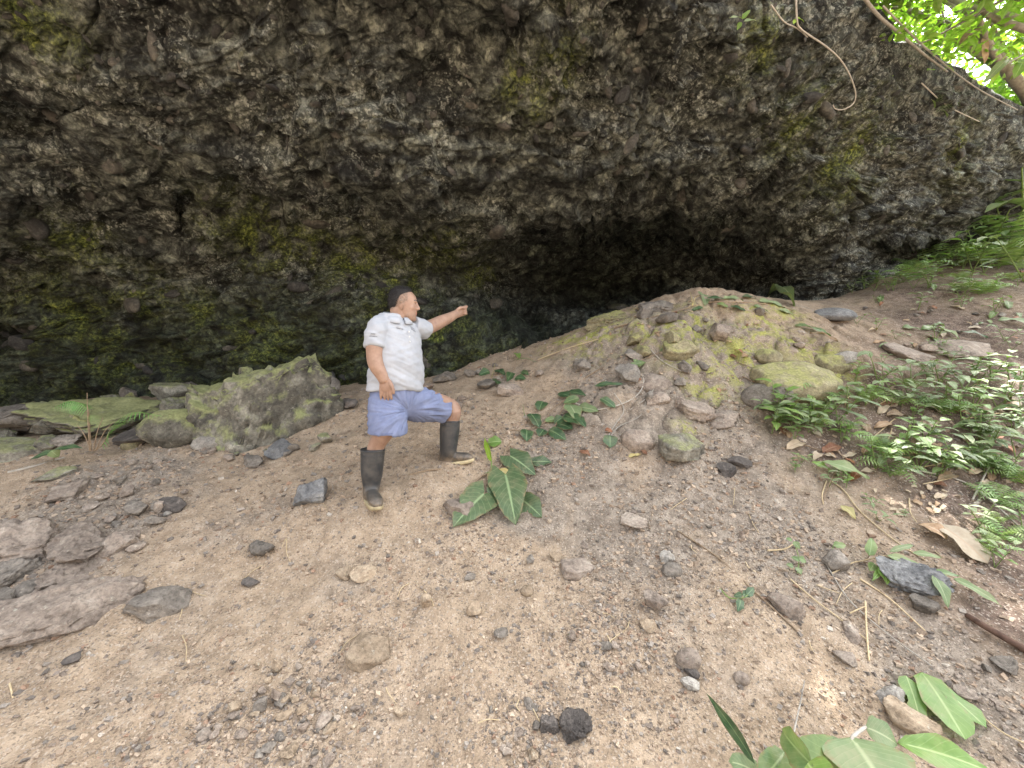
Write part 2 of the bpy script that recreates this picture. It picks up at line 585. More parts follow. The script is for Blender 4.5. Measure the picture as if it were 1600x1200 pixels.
# ------------------------------------------------------------------ terrain
# (px, py, metres ahead): where the slope is seen in the photograph
GC = [(0, 1200, 1.55), (400, 1200, 1.6), (800, 1200, 1.6), (1200, 1200, 1.6), (1600, 1200, 1.6),
      (0, 1000, 2.1), (400, 1000, 2.08), (800, 1000, 2.05), (1200, 1000, 2.02), (1600, 1000, 2.0),
      (0, 900, 2.5), (400, 880, 2.55), (800, 900, 2.45), (1200, 900, 2.4), (1600, 900, 2.4),
      (583, 783, 2.93), (480, 780, 3.0), (800, 820, 2.85), (1200, 800, 2.9), (1600, 790, 2.95), (0, 800, 3.0), (250, 790, 3.0),
      (705, 727, 3.28), (640, 745, 3.15), (200, 720, 3.6), (420, 705, 3.8), (0, 725, 3.6), (1000, 700, 3.45), (1300, 700, 3.45), (1600, 690, 3.5),
      (560, 640, 4.4), (640, 640, 4.3), (750, 610, 4.6), (1000, 610, 4.1), (1200, 600, 4.05), (1400, 600, 4.1), (1600, 590, 4.2),
      (900, 560, 4.75), (1000, 530, 4.65), (1200, 520, 4.7), (1400, 520, 5.1), (1600, 510, 5.2),
      (1000, 480, 5.4), (1100, 462, 5.5), (1190, 470, 5.6), (1300, 478, 6.2), (1250, 492, 5.4), (1320, 515, 5.1), (1050, 468, 5.5), (1150, 465, 5.55), (1400, 450, 6.8), (1500, 440, 6.8), (1600, 430, 6.6)]
CONTACT = [(-500, 660, 5.0), (-200, 640, 5.6), (0, 632, 6.0), (300, 612, 6.3), (540, 602, 6.2), (700, 580, 6.1), (780, 552, 6.0), (900, 522, 6.4),
           (980, 495, 6.9), (1060, 474, 7.3), (1200, 470, 7.7), (1300, 468, 7.6), (1400, 428, 7.9), (1500, 400, 8.4), (1600, 345, 9.0), (1750, 300, 9.5)]
gp = [P(*c) for c in GC + CONTACT]
gp += [np.array(v) for v in [(0, 0.6, -0.08), (-2, 0.5, -0.1), (2, 0.5, -0.05), (0, -3, -0.5), (-6, 0.8, 0.0), (-7, 3, 0.7), (6, 0.8, 0.3), (6.5, 3, 1.35),
                             (-10, -6, -1.0), (10, -6, -0.2), (0, -12, -1.6), (-14, 5, 0.9), (14, 4, 2.6), (11, 8, 4.4),
                             (-10, 14, 2.6), (0, 16, 4.0), (14, 16, 6.6), (30, 20, 8.5), (-30, 20, 2), (-30, -20, -2), (30, -20, -0.5), (0, -30, -2.5)]]
gp = np.array(gp)
G_TPS = TPS(gp[:, :2], gp[:, 2], 0.02)


def blobs(x, y, pts):
    """Soft union of round patches: pts = (px, py, depth, radius_m)."""
    out = np.zeros_like(x)
    for px, py, d, r in pts:
        c = P(px, py, d)
        out = np.maximum(out, np.exp(-((x - c[0]) ** 2 + (y - c[1]) ** 2) / (r * r)))
    return out


MOUND = [(1000, 530, 4.65, .8), (1100, 560, 4.4, .8), (1200, 540, 4.5, .8), (1250, 570, 4.2, .6), (1100, 480, 5.3, .8), (1050, 620, 4.0, .6), (980, 640, 3.8, .5), (1060, 690, 3.5, .25), (1180, 600, 4.1, .5), (1320, 560, 4.4, .5), (930, 560, 4.8, .5), (1260, 500, 5.2, .6)]
MOSS_G = [(1075, 525, 4.7, .28), (1050, 540, 4.6, .2), (1090, 555, 4.5, .22), (1190, 510, 4.8, .28), (1220, 490, 5.2, .25), (1165, 585, 4.2, .3), (1130, 575, 4.25, .2), (1060, 580, 4.3, .2),
          (1250, 555, 4.4, .3), (1290, 575, 4.2, .25), (1005, 545, 4.6, .2), (930, 555, 4.9, .3), (960, 510, 5.2, .3), (1100, 620, 4.0, .18), (1075, 690, 3.5, .1), (1180, 545, 4.5, .2), (880, 545, 5.3, .3)]
HUM = [(1400, 640, 3.8, .7), (1560, 680, 3.6, .8), (1500, 780, 3.0, .55), (1600, 800, 2.9, .6), (1620, 900, 2.4, .5), (1300, 700, 3.45, .35), (1250, 660, 3.7, .3), (1600, 560, 4.6, 1.0), (1500, 500, 5.4, 1.2), (1420, 460, 6.6, 1.0),
       (1560, 960, 2.15, .25), (1700, 700, 3.6, 1.5), (1600, 400, 7.5, 2.0), (1800, 500, 6, 3)]
GREYG = [(900, 700, 3.45, .5), (1100, 760, 3.1, .6), (1200, 830, 2.75, .5), (1000, 830, 2.8, .5), (830, 780, 3.0, .3), (180, 760, 3.3, .5), (100, 850, 2.7, .5), (1500, 1050, 1.9, .3), (1100, 600, 4.1, 1.0), (1000, 560, 4.5, .8)]
GRAVELLY = [(480, 1100, 1.8, .25), (420, 1150, 1.7, .2), (850, 1150, 1.7, .2), (960, 1020, 2.0, .3), (330, 1190, 1.6, .2)]


def ground_h(x, y):
    x = np.asarray(x, float)
    y = np.asarray(y, float)
    z = G_TPS(x, y)
    p = np.stack([x, y, np.zeros_like(x)], 1)
    r = np.hypot(x, y)
    near = np.clip(9.0 / np.maximum(r, 1), 0, 1)
    z = z + 0.055 * fbm(p, 0.9, 2) + 0.042 * fbm(p, 3.1, 3) + 0.010 * near * fbm(p, 14, 3)
    # rills running down the slope
    q = np.stack([x * 5.0 + 0.8 * y, y * 0.9, np.zeros_like(x)], 1)
    z = z + 0.028 * near * fbm(q, 0.8, 3)
    # coarse crumbs
    z = z + 0.006 * near * np.abs(fbm(p, 45, 2))
    for bx, by in ((583, 779), (600, 777), (700, 727), (725, 725)):
        c_ = P(bx, by, 2.93 if bx < 650 else 3.28)
        z = z + 0.016 * np.exp(-((x - c_[0]) ** 2 + (y - c_[1]) ** 2) / (.13 * .13))
    m = blobs(x, y, MOUND)
    if m.max() > 0.02:
        idx = m > 0.02
        pp = p[idx] * np.array([2.0, 2.5, 1]) + 0.35 * np.stack([fbm(p[idx], 4, 2), fbm(p[idx], 4, 2, off=9), np.zeros(idx.sum())], 1)
        f1, f2, cid = worley(pp)
        lump = 0.10 * (1 - np.clip(f1 * 1.15, 0, 1) ** 2) + 0.09 * (cid / 255.0 - .5) * sstep(0.02, 0.16, f2 - f1) - 0.035 * (1 - sstep(0, 0.07, f2 - f1)) + 0.03 * fbm(p[idx], 6, 3)
        f1b, f2b, c2 = worley(p[idx] * 9.0)
        lump = lump + 0.018 * (1 - f1b) - 0.012 * (1 - sstep(0, 0.15, f2b - f1b))
        z[idx] += 1.4 * m[idx] * lump
    return z


# lookup table of heights for everything that stands on the slope
GX = np.arange(-9, 12.01, 0.03)
GY = np.arange(0.4, 12.01, 0.03)
_xx, _yy = np.meshgrid(GX, GY)
GH = ground_h(_xx.ravel(), _yy.ravel()).reshape(_xx.shape)


def gz(x, y):
    x = np.asarray(x, float)
    y = np.asarray(y, float)
    fx = np.clip((x - GX[0]) / 0.03, 0, len(GX) - 1.001)
    fy = np.clip((y - GY[0]) / 0.03, 0, len(GY) - 1.001)
    ix = fx.astype(int)
    iy = fy.astype(int)
    tx = fx - ix
    ty = fy - iy
    return (GH[iy, ix] * (1 - tx) * (1 - ty) + GH[iy, ix + 1] * tx * (1 - ty) + GH[iy + 1, ix] * (1 - tx) * ty + GH[iy + 1, ix + 1] * tx * ty)


_ds = np.exp(np.linspace(math.log(0.7), math.log(12.5), 900))


def depth_at(px, py):
    a = (px - 800) / F
    b = (600 - py) / F
    z = CZ + b * _ds
    g = gz(a * _ds, _ds)
    hit = np.nonzero(z <= g)[0]
    hit = hit[(_ds[hit] > 0.9)]
    if len(hit) == 0:
        return None
    k = hit[0]
    if k == 0:
        return _ds[0]
    d0 = z[k - 1] - g[k - 1]
    d1 = z[k] - g[k]
    t = d0 / (d0 - d1) if d0 != d1 else 0
    return _ds[k - 1] + (_ds[k] - _ds[k - 1]) * t


def at(px, py, k=0.0):
    d = depth_at(px, py)
    if d is None:
        d = 7.0
    return Vector(P(px, py, d * (1 - k)))


def gnormal(x, y, e=0.08):
    dx = (gz(x + e, y) - gz(x - e, y)) / (2 * e)
    dy = (gz(x, y + e) - gz(x, y - e)) / (2 * e)
    return Vector((-float(dx), -float(dy), 1)).normalized()


def build_ground():
    n_r = 620
    rr = np.exp(np.linspace(math.log(0.5), math.log(13.0), n_r - 24))
    rr = np.concatenate([rr, np.exp(np.linspace(math.log(13.4), math.log(220), 24))])
    th = np.concatenate([np.linspace(-60, 60, 640), np.linspace(61.5, 298.5, 70)])
    th = np.radians(th)
    R, T = np.meshgrid(rr, th, indexing='ij')
    x = (R * np.sin(T)).ravel()
    y = (R * np.cos(T)).ravel()
    z = ground_h(x, y)
    far = sstep(14, 40, np.hypot(x, y))
    z = z * (1 - far) + far * np.clip(z, -3, 6)
    V = np.stack([x, y, z], 1)
    Q = grid_quads(n_r, len(th), True)
    me = mesh_np('ground', V, Q[:, ::-1])
    # close the hole under the photographer's feet
    pattr(me, 'moss', np.clip(blobs(x, y, MOSS_G) * 1.2, 0, 1))
    hm = blobs(x, y, HUM)
    p = V.copy()
    hm = np.clip(hm * 1.1 + 0.35 * fbm(p, 2.0, 4) * sstep(0.05, 0.5, hm), 0, 1)
    pattr(me, 'humus', hm)
    pattr(me, 'grey', np.clip(blobs(x, y, GREYG) + 0.35 * fbm(p, 1.3, 3), 0, 1))
    o = link('ground', me, M['ground'])
    o['kind'] = 'structure'
    k = len(th)
    bm = bmesh.new()
    bm.from_mesh(me)
    bm.verts.ensure_lookup_table()
    bm.faces.new([bm.verts[i] for i in range(k)][::-1])
    bm.to_mesh(me)
    bm.free()
    return o


build_ground()

# ------------------------------------------------------------------ the overhanging cliff
CC = list(CONTACT)
CC += [(-500, 300, 3.6), (-500, 0, 2.9), (-500, -500, 2.0), (-1100, 600, 3.4), (-1100, 0, 2.4), (-1100, -500, 1.7),
       (0, 480, 5.9), (0, 400, 5.2), (0, 330, 4.5), (0, 160, 3.85), (0, 0, 3.3), (0, -300, 2.7), (0, -600, 2.15),
       (300, 480, 6.3), (300, 390, 6.1), (300, 330, 5.3), (300, 270, 4.5), (300, 160, 4.0), (300, 0, 3.4),
       (540, 480, 6.2), (560, 375, 6.1), (560, 325, 5.3), (560, 280, 4.6), (560, 150, 3.95), (500, 0, 3.45), (500, -300, 2.6), (500, -600, 2.0),
       (700, 480, 6.3), (700, 380, 6.2), (690, 295, 4.9), (720, 150, 4.2), (800, 0, 3.5), (800, -300, 2.65), (800, -600, 2.0),
       (820, 450, 6.3), (860, 400, 6.5), (860, 330, 5.5), (860, 250, 4.95), (900, 120, 4.3),
       (960, 440, 7.3), (960, 380, 7.2), (1000, 315, 5.9), (1000, 240, 5.2), (1000, 0, 3.75),
       (1080, 430, 7.6), (1080, 380, 7.4), (1100, 330, 6.3), (1150, 230, 5.5), (1150, 100, 4.7), (1150, 0, 4.2),
       (1200, 420, 7.7), (1240, 375, 7.0), (1280, 280, 6.1), (1300, 150, 5.3), (1300, 40, 4.9), (1350, 0, 5.0), (1250, -80, 4.5), (1000, -300, 3.1),
       (1400, 370, 7.4), (1400, 250, 6.4), (1440, 130, 6.0), (1500, 340, 7.9), (1500, 200, 6.9), (1600, 260, 8.0), (1600, 180, 7.7), (1750, 260, 9.2)]
CC = [((px - 800) / F, (600 - py) / F, math.log(d)) for px, py, d in CC]
CC = np.array(CC)
C_TPS = TPS(CC[:, :2], CC[:, 2], 0.002)
EDGE_PY = np.array([-700, -600, -400, -200, -80, 0, 50, 110, 175, 260, 340, 700])
EDGE_PX = np.array([640, 720, 900, 1100, 1240, 1335, 1400, 1500, 1600, 1740, 1880, 2300])


def cliff_depth(a, b):
    d = np.exp(np.clip(C_TPS(a, b), math.log(1.2), math.log(14)))
    px = a * F + 800
    py = 600 - b * F

    def g(cx, cy, sx, sy, p=2):
        return np.exp(-(np.abs((px - cx) / sx) ** p + np.abs((py - cy) / sy) ** p))
    d = d + 0.9 * g(812, 512, 46, 26, 3)            # low hole beside the pointing hand
    d = d + 0.8 * g(1450, 402, 95, 22, 4)            # recess at the foot on the right
    d = d + 3.0 * g(945, 425, 205, 70, 2.0) + 1.2 * g(850, 470, 110, 44, 2.4)           # main hollow
    d = d + 0.30 * g(292, 322, 16, 22, 4)            # small black niche on the left
    d = d + 0.22 * g(70, 190, 75, 40, 4)             # shallow scar upper left
    d = d + 0.6 * g(1160, 440, 60, 24, 4)
    d = d - 0.20 * g(660, 295, 40, 22)
    d = d + 0.18 * g(545, 330, 60, 20)
    return d


def build_cliff():
    nb, na = 470, 760
    b = np.concatenate([np.linspace(-0.55, 0.0, 70, endpoint=False), np.linspace(0.0, 0.98, 310, endpoint=False), np.linspace(0.98, 1.95, 90)])
    nb = len(b)
    s = np.concatenate([np.linspace(-1.0, 0, 60, endpoint=False), np.linspace(0, 1, na - 60)])
    B, Sx = np.meshgrid(b, s, indexing='ij')
    py = 600 - B * F
    edge = (np.interp(py, EDGE_PY, EDGE_PX) - 800) / F
    edge = edge + 0.02 * fbm(np.stack([py.ravel() * 0.012, py.ravel() * 0, py.ravel() * 0], 1), 1.0, 4).reshape(py.shape)
    left = -1.3
    A = np.where(Sx < 0, left + Sx * 1.9, left + Sx * (edge - left))
    D = cliff_depth(A.ravel(), B.ravel()).reshape(A.shape)
    V = np.stack([A * D, D, CZ + B * D], -1)
    # normals of the smooth sheet, towards the camera
    du = np.gradient(V, axis=1)
    dv = np.gradient(V, axis=0)
    N = np.cross(du, dv)
    N /= np.linalg.norm(N, axis=2)[..., None] + 1e-9
    view = -(V - np.array([0, 0, CZ]))
    N *= np.sign((N * view).sum(2))[..., None]
    p = V.reshape(-1, 3)
    # bedding: tilted layers
    bed = np.stack([p[:, 0] * 0.35 + p[:, 2] * 0.12, p[:, 1] * 0.45, p[:, 2] * 1.1 - p[:, 0] * 0.22 - 0.06 * np.clip(p[:, 0], 0, 5) ** 2], 1)
    rough = 0.35 + 0.65 * sstep(-0.25, 0.15, fbm(p, 0.9, 3, off=2.2))
    big = np.stack([bed[:, 0], bed[:, 1], bed[:, 2] * 1.5 + 0.5 * fbm(p, 0.8, 2)], 1)
    stair = (big[:, 2] * 1.3) % 1.0
    h = 0.30 * fbm(p, 0.75, 3) + 0.13 * fbm(bed, 2.3, 4, 0.55) + 0.10 * (stair - 0.5) * sstep(0, .08, 1 - stair)
    rid = 1 - np.abs(fbm(bed, 3.6, 4, 0.55, 5.0)) * 2.2
    h = h + 0.09 * np.clip(rid, -1, 1)
    f1, f2, cid = worley(bed * np.array([4.2, 4.2, 5.5]) + 0.3 * fbm(p, 3.0, 2)[:, None])
    h = h + rough * (0.055 * (cid / 255.0 - 0.5) * sstep(0.0, 0.25, f2 - f1) + 0.03 * (1 - f1) - 0.035 * (1 - sstep(0, 0.10, f2 - f1)))
    f1b, f2b, cb = worley(p * 11.0 + 0.4 * fbm(p, 7.0, 2)[:, None])
    keep = (cb % 3) != 0
    h = h + 0.034 * np.sqrt(np.clip(1 - f1b * 1.5, 0, 1)) * keep * rough
    f1c, f2c, cc = worley(p * 25.0)
    h = h + 0.014 * np.sqrt(np.clip(1 - f1c * 1.4, 0, 1)) * ((cc % 2) == 0)
    h = h + 0.040 * rough * fbm(bed * np.array([1, 1, 1.6]), 8.0, 4, 0.62)
    pit = sstep(0.28, 0.5, fbm(p, 2.4, 3, off=3.3))
    h = h - 0.14 * pit
    # slanting folds low on the left, and broad broken blocks everywhere
    wl = (1 - sstep(2.0, 3.6, p[:, 2])) * (1 - sstep(-0.5, 2.0, p[:, 0]))
    q = np.stack([(p[:, 0] * 0.62 - p[:, 2] * 0.85) * 1.5, (p[:, 0] + p[:, 2]) * 0.45, p[:, 1] * 0.5], 1)
    fold = 1 - np.abs(fbm(q, 1.0, 3, 0.55, 8.0)) * 2.4
    h = h + 0.20 * wl * np.clip(fold, -0.6, 1)
    b1, b2, bid = worley(np.stack([bed[:, 0] * 2.2, bed[:, 1] * 2.0, bed[:, 2] * 1.7], 1) + 0.5 * fbm(p, 1.7, 3)[:, None])
    h = h + 0.20 * (bid / 255.0 - 0.5) * sstep(0.0, 0.07, b2 - b1) - 0.05 * (1 - sstep(0, 0.05, b2 - b1))
    lip = sstep(-0.02, 0.5, edge - A).ravel()
    V = V + N * (h * (0.4 + 0.6 * lip)).reshape(A.shape)[..., None]
    # thickness: the sheet goes on away from the camera behind its right edge and its lip
    rows = [V]
    ray = V - np.array([0, 0, CZ])
    ray /= np.linalg.norm(ray, axis=2)[..., None]
    ext = []
    for t in (0.25, 0.7, 1.6, 3.0, 6.0, 12.0):
        q = V[:, -1] + ray[:, -1] * t
        q[:, 0] -= 0.10 * t
        q += 0.10 * min(t, 2.0) * np.stack([fbm(q, 2.0, 3), fbm(q, 2.0, 3, off=4), fbm(q, 2.0, 3, off=8)], 1)
        ext.append(q[:, None])
    V = np.concatenate([V] + ext, 1)
    ncol = V.shape[1]
    top = []
    last = V[-1]
    rd = last - np.array([0, 0, CZ])
    rd /= np.linalg.norm(rd, axis=1)[:, None]
    for t in (0.3, 0.8, 1.8, 3.5, 7.0, 12.0):
        top.append((last + rd * np.array([0.25, 0.25, 0.9]) * t + np.array([0, 0.35, 0.2]) * t)[None])
    V = np.concatenate([V] + top, 0)
    nrow = V.shape[0]
    Vf = V.reshape(-1, 3)
    me = mesh_np('cliff', Vf, grid_quads(nrow, ncol))
    x, y, z = Vf.T
    pxw = x / np.maximum(y, .3) * F + 800        # only used to weigh the moss growth by place along the wall
    low = 1 - sstep(1.6, 3.6, z + 0.15 * np.abs(x + 1.5))
    moss = low * (1 - sstep(-0.6, 1.2, x)) * 0.45
    spots = [(110, 490, 5.3, .55), (170, 515, 5.4, .4), (410, 370, 5.2, .55), (490, 385, 5.4, .35), (230, 460, 5.4, .4), (320, 490, 5.6, .3), (700, 370, 5.8, .5), (560, 420, 5.7, .5), (620, 450, 5.8, .6),
             (180, 560, 5.6, .35), (270, 580, 5.7, .3), (120, 380, 4.9, .35), (820, 140, 4.2, .25), (870, 90, 4.0, .25), (1190, 60, 4.7, .3), (1340, 240, 6.0, .6), (1250, 180, 5.6, .4), (620, 530, 5.8, .6), (740, 430, 5.9, .4),
             (1500, 230, 6.8, .5), (30, 20, 3.6, .3), (690, 540, 5.8, .5), (420, 540, 5.7, .6)]
    for cx, cy, d, r in spots:
        d = float(cliff_depth(np.array([(cx - 800) / F]), np.array([(600 - cy) / F]))[0])
        c = P(cx, cy, d)
        moss = np.maximum(moss, np.exp(-((x - c[0]) ** 2 + (y - c[1]) ** 2 * 0.5 + (z - c[2]) ** 2) / (r * r)))
    pattr(me, 'moss', np.clip(moss, 0, 1))
    crust = (0.30 + 0.7 * sstep(2.2, 3.8, z)) * (0.25 + 1.1 * sstep(-0.12, 0.22, fbm(Vf, 1.5, 4, off=6.1)))
    crust = crust * (0.85 + 0.55 * sstep(0.5, 4.0, x))
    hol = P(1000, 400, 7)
    crust = crust * (1 - 0.95 * np.exp(-(((x - hol[0]) / 2.2) ** 2 + ((z - hol[2]) / 0.9) ** 2)))  # pale crust taken out in the hollow, painting its shade
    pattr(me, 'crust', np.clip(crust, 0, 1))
    algae_shade = sstep(0.0, 0.5, 1.0 - (z - 1.2) / 2.2 + 0.5 * fbm(Vf, 1.1, 4, off=2.7)) * (1 - sstep(2.0, 4.5, x))  # low wall: algae tint plus overhang shade painted into the colour
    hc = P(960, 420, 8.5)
    algae_shade = np.maximum(algae_shade, 1.1 * np.exp(-(((x - hc[0]) / 2.4) ** 2 + ((z - hc[2]) / 1.1) ** 2)) * sstep(6.4, 7.6, y))  # shade of the hollow, painted into the rock colour
    pattr(me, 'algae_shade', np.clip(algae_shade, 0, 1))
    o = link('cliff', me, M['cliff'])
    o['kind'] = 'structure'
    return o, V[:470 if False else nb, :na]


cliff, CV = build_cliff()


# ------------------------------------------------------------------ rocks
def ico(sub):
    bm = bmesh.new()
    bmesh.ops.create_icosphere(bm, subdivisions=sub, radius=1.0)
    V = np.array([v.co[:] for v in bm.verts])
    Fc = np.array([[v.index for v in f.verts] for f in bm.faces])
    bm.free()
    return V, Fc


ICO = {s: ico(s) for s in (1, 2, 3, 4, 5, 6)}


def rock_shape(seed, sub=3, cuts=9, depth=(0.45, 0.85), rough=0.10, fine=0.0, box=0.0):
    g = np.random.default_rng(seed)
    V, Fc = ICO[sub]
    V = V.copy()
    if box > 0:
        m = np.abs(V).max(axis=1)[:, None]
        V = V * (1 - box) + box * V / m * 0.85
    for _ in range(cuts):
        n = g.normal(size=3)
        n /= np.linalg.norm(n)
        d = g.uniform(*depth)
        t = V @ n
        over = np.clip(t - d, 0, None)
        V = V - n[None] * over[:, None]
    off = g.uniform(0, 50, 3)
    nrm = V / (np.linalg.norm(V, axis=1)[:, None] + 1e-9)
    V = V + nrm * (rough * fbm(V + off, 1.7, 3))[:, None]
    if fine > 0:
        f1, f2, c = worley((V + off) * 3.2)
        V = V + nrm * (fine * (c / 255.0 - 0.5) * sstep(0, .2, f2 - f1) - fine * 0.7 * (1 - sstep(0, .12, f2 - f1)) + fine * 0.8 * fbm(V + off, 6, 3))[:, None]
    ext = np.abs(V).max(axis=0)
    return V / ext, Fc


_rock_cache = {}


def rock_mesh(kind, seed):
    key = (kind, seed)
    if key not in _rock_cache:
        if kind == 'slab':
            V, Fc = rock_shape(seed, 4, 14, (0.40, 0.78), 0.06, 0.07, 0.5)
        elif kind == 'round':
            V, Fc = rock_shape(seed, 4, 3, (0.7, 0.95), 0.12, 0.03)
        elif kind == 'chip':
            V, Fc = rock_shape(seed, 2, 7, (0.3, 0.8), 0.05)
        elif kind == 'block':
            V, Fc = rock_shape(seed, 5, 16, (0.45, 0.80), 0.07, 0.13, 0.6)
        else:
            V, Fc = rock_shape(seed, 4, 12, (0.42, 0.8), 0.10, 0.09)
        _rock_cache[key] = mesh_np(kind + '_rock', V, Fc, kind != 'chip')
    return _rock_cache[key]


def put_rock(name, px, py, w, h, mat, kind='rock', seed=1, rot=None, sink=0.3, depth_ratio=0.8, flat=1.0, tilt=True):
    """A stone seen w x h pixels large with its foot on the slope at (px, py)."""
    d = depth_at(px, py) or 7.0
    c = Vector(P(px, py, d))
    sink = min(.5, sink + .05)
    sx = w * d / F / 2
    sz = h * d / F / 2 * flat
    me = rock_mesh(kind, seed).copy() if False else rock_mesh(kind, seed)
    key = (me.name, mat)
    if key not in _rock_cache:
        m2 = me.copy()
        m2.materials.clear()
        m2.materials.append(M[mat])
        _rock_cache[key] = m2
    o = link(name, _rock_cache[key])
    n = gnormal(c.x, c.y) if tilt else Vector((0, 0, 1))
    n = (n * 0.7 + Vector((0, 0, 0.3))).normalized()
    q = n.to_track_quat('Z', 'Y').to_matrix().to_4x4()
    ang = rot if rot is not None else rnd.uniform(-0.3, 0.3)
    o.matrix_basis = Matrix.Translation(c + n * sz * (1 - 2 * sink)) @ q @ Matrix.Rotation(ang, 4, 'Z') @ Matrix.Diagonal((sx, sx * depth_ratio, sz, 1))
    return o


# the big mossy boulder on the left
def build_boulder():
    Yb = depth_at(415, 696) + 0.40
    c = P(402, 690, Yb)
    c[2] = float(gz(c[0], c[1] - .4))
    V, Fc = rock_shape(77, 6, 16, (0.55, 0.82), 0.05, 0.0, 0.55)
    x, y, z = V.T.copy()
    top = np.interp(x, [-1, -0.75, -0.35, 0.1, 0.5, 0.72, 0.86, 1.0], [0.30, 0.42, 0.62, 0.80, 0.97, 1.0, 0.80, 0.62])
    z = np.where(z > 0, z * top, z * 0.6)
    y = y * (1 - 0.28 * np.clip(z, 0, 1))
    V = np.stack([x * 0.98, y * 0.62, z * 1.30], 1)
    # (profile applied before the fracture relief)
    # crest: low on the left, highest right of the middle, steep right end
    V[:, 0] = V[:, 0] / np.abs(V[:, 0]).max()
    bins = np.linspace(-1, 1, 41)
    bi = np.clip(np.digitize(V[:, 0], bins) - 1, 0, 39)
    mx = np.array([V[bi == i, 2].max() if (bi == i).any() else 0.3 for i in range(40)])
    mx = np.convolve(np.pad(mx, 3, 'edge'), np.ones(7) / 7, 'valid')
    cen = (bins[1:] + bins[:-1]) / 2
    want = np.interp(cen, [-1, -.8, -.5, -.1, .25, .52, .66, .8, 1.0], [.34, .50, .62, .72, .84, .92, .90, .68, .48])
    V[:, 2] = np.where(V[:, 2] > 0, V[:, 2] * np.interp(V[:, 0], cen, want / np.maximum(mx, .15)), V[:, 2])
    V[:, 0] *= 0.95
    nrm = V / np.linalg.norm(V, axis=1)[:, None]
    f1, f2, cid = worley(V * 5.0 + 0.3 * fbm(V, 4, 2)[:, None])
    right = sstep(0.30, 0.55, V[:, 0])
    e1, e2, eid = worley(V * np.array([2.3, 2.3, 2.6]) + 0.35 * fbm(V, 3, 3)[:, None])
    h = 0.13 * (eid / 255. - .5) * sstep(0.0, .045, e2 - e1) - 0.04 * (1 - sstep(0, .04, e2 - e1)) + 0.05 * fbm(V, 2.6, 5, 0.6) + 0.020 * fbm(V, 11, 4, 0.65) + (0.03 + 0.05 * right) * (cid / 255. - .5) * sstep(0, .2, f2 - f1) - (0.02 + 0.03 * right) * (1 - sstep(0, .12, f2 - f1))
    g1, g2, gid = worley(V * 14.0)
    h = h + 0.016 * np.sqrt(np.clip(1 - g1 * 1.4, 0, 1)) * (gid % 3 == 0)
    # diagonal joints
    jn = np.abs(((V[:, 0] * 0.8 + V[:, 2] * 1.2 + 0.12 * fbm(V, 3, 2)) * 2.6) % 1.0 - 0.5)
    h = h - 0.025 * (1 - sstep(0.0, 0.06, jn))
    V = V + nrm * h[:, None]
    me = mesh_np('boulder', V, Fc)
    o = link('boulder', me, M['rock_boulder'])
    o.location = c
    return tag(o, 'huge grey boulder with pale green moss standing left of the man', 'boulder')


boulder = build_boulder()


def stone(px, py, w, h, mat, kind, label, cat='stone', group=None, name='stone', **kw):
    o = put_rock(name, px, py, w, h, mat, kind, kw.pop('seed', rnd.randint(1, 9)), **kw)
    return tag(o, label, cat, group)


def patch(n, poly, size, mats, label, group, kinds=('chip', 'chip', 'rock'), name='stone', squash=0.6, sink=(.08, .3)):
    k = 0
    tries = 0
    while k < n and tries < n * 60:
        tries += 1
        xs = [p[0] for p in poly]
        ys = [p[1] for p in poly]
        px = rnd.uniform(min(xs), max(xs))
        py = rnd.uniform(min(ys), max(ys))
        inside = False
        for i in range(len(poly)):
            x1, y1 = poly[i]
            x2, y2 = poly[i - 1]
            if (y1 > py) != (y2 > py) and px < (x2 - x1) * (py - y1) / (y2 - y1) + x1:
                inside = not inside
        if not inside:
            continue
        s = size[0] + (size[1] - size[0]) * rnd.random() ** 2.2
        o = put_rock(name, px, py, s, s * rnd.uniform(0.45, 0.9) * squash / 0.6, rnd.choice(mats), rnd.choice(kinds), rnd.randint(20, 29), rot=rnd.uniform(0, 6.28), sink=rnd.uniform(*sink), depth_ratio=rnd.uniform(.55, 1))
        tag(o, label, 'stone', group)
        k += 1



B = 'boulder'
stone(275, 690, 92, 68, 'rock_boulder', 'round', 'rounded dark boulder with a pale lichen rim leaning on the huge boulder', B, name='boulder', sink=.18)
stone(272, 628, 66, 44, 'rock_moss', 'rock', 'small pale mossy boulder on the ledge behind the ferns', B, name='boulder', sink=.2)
stone(350, 605, 34, 14, 'rock_pale', 'rock', 'pale flat stone lying behind the huge boulder crest', sink=.1)
stone(165, 668, 210, 70, 'rock_boulder', 'block', 'long low yellowish ledge behind the tall fern', 'rock ledge', name='rock_ledge', sink=.35, rot=.05)
stone(30, 672, 170, 62, 'rock_grey', 'block', 'dark flat-topped ledge at the foot of the cliff, far left', 'rock ledge', name='rock_ledge', sink=.3)
stone(10, 706, 130, 34, 'rock_moss', 'slab', 'low mossy slab in front of the dark flat-topped ledge', 'rock ledge', name='rock_ledge', sink=.3)
stone(215, 692, 76, 30, 'rock_dark', 'slab', 'dark tilted slab between the fern and the rounded boulder', sink=.25, rot=.4)
stone(516, 616, 44, 30, 'rock_grey', 'round', 'grey cobble perched on the right shoulder of the huge boulder', sink=.0)
stone(545, 636, 40, 20, 'rock_dark', 'rock', 'dark stone in the shade between the huge boulder and the man', sink=.2)
stone(325, 696, 44, 22, 'rock_pale', 'round', 'whitish cobble at the foot of the huge boulder', sink=.25)
stone(378, 702, 44, 26, 'rock_moss', 'rock', 'mossy stone wedged under the middle of the huge boulder', sink=.3)
stone(440, 706, 60, 26, 'rock_blue', 'slab', 'blue grey flat stone under the right end of the huge boulder', sink=.3)
stone(398, 724, 46, 22, 'rock_grey', 'slab', 'grey shard lying just below the foot of the huge boulder', sink=.3)
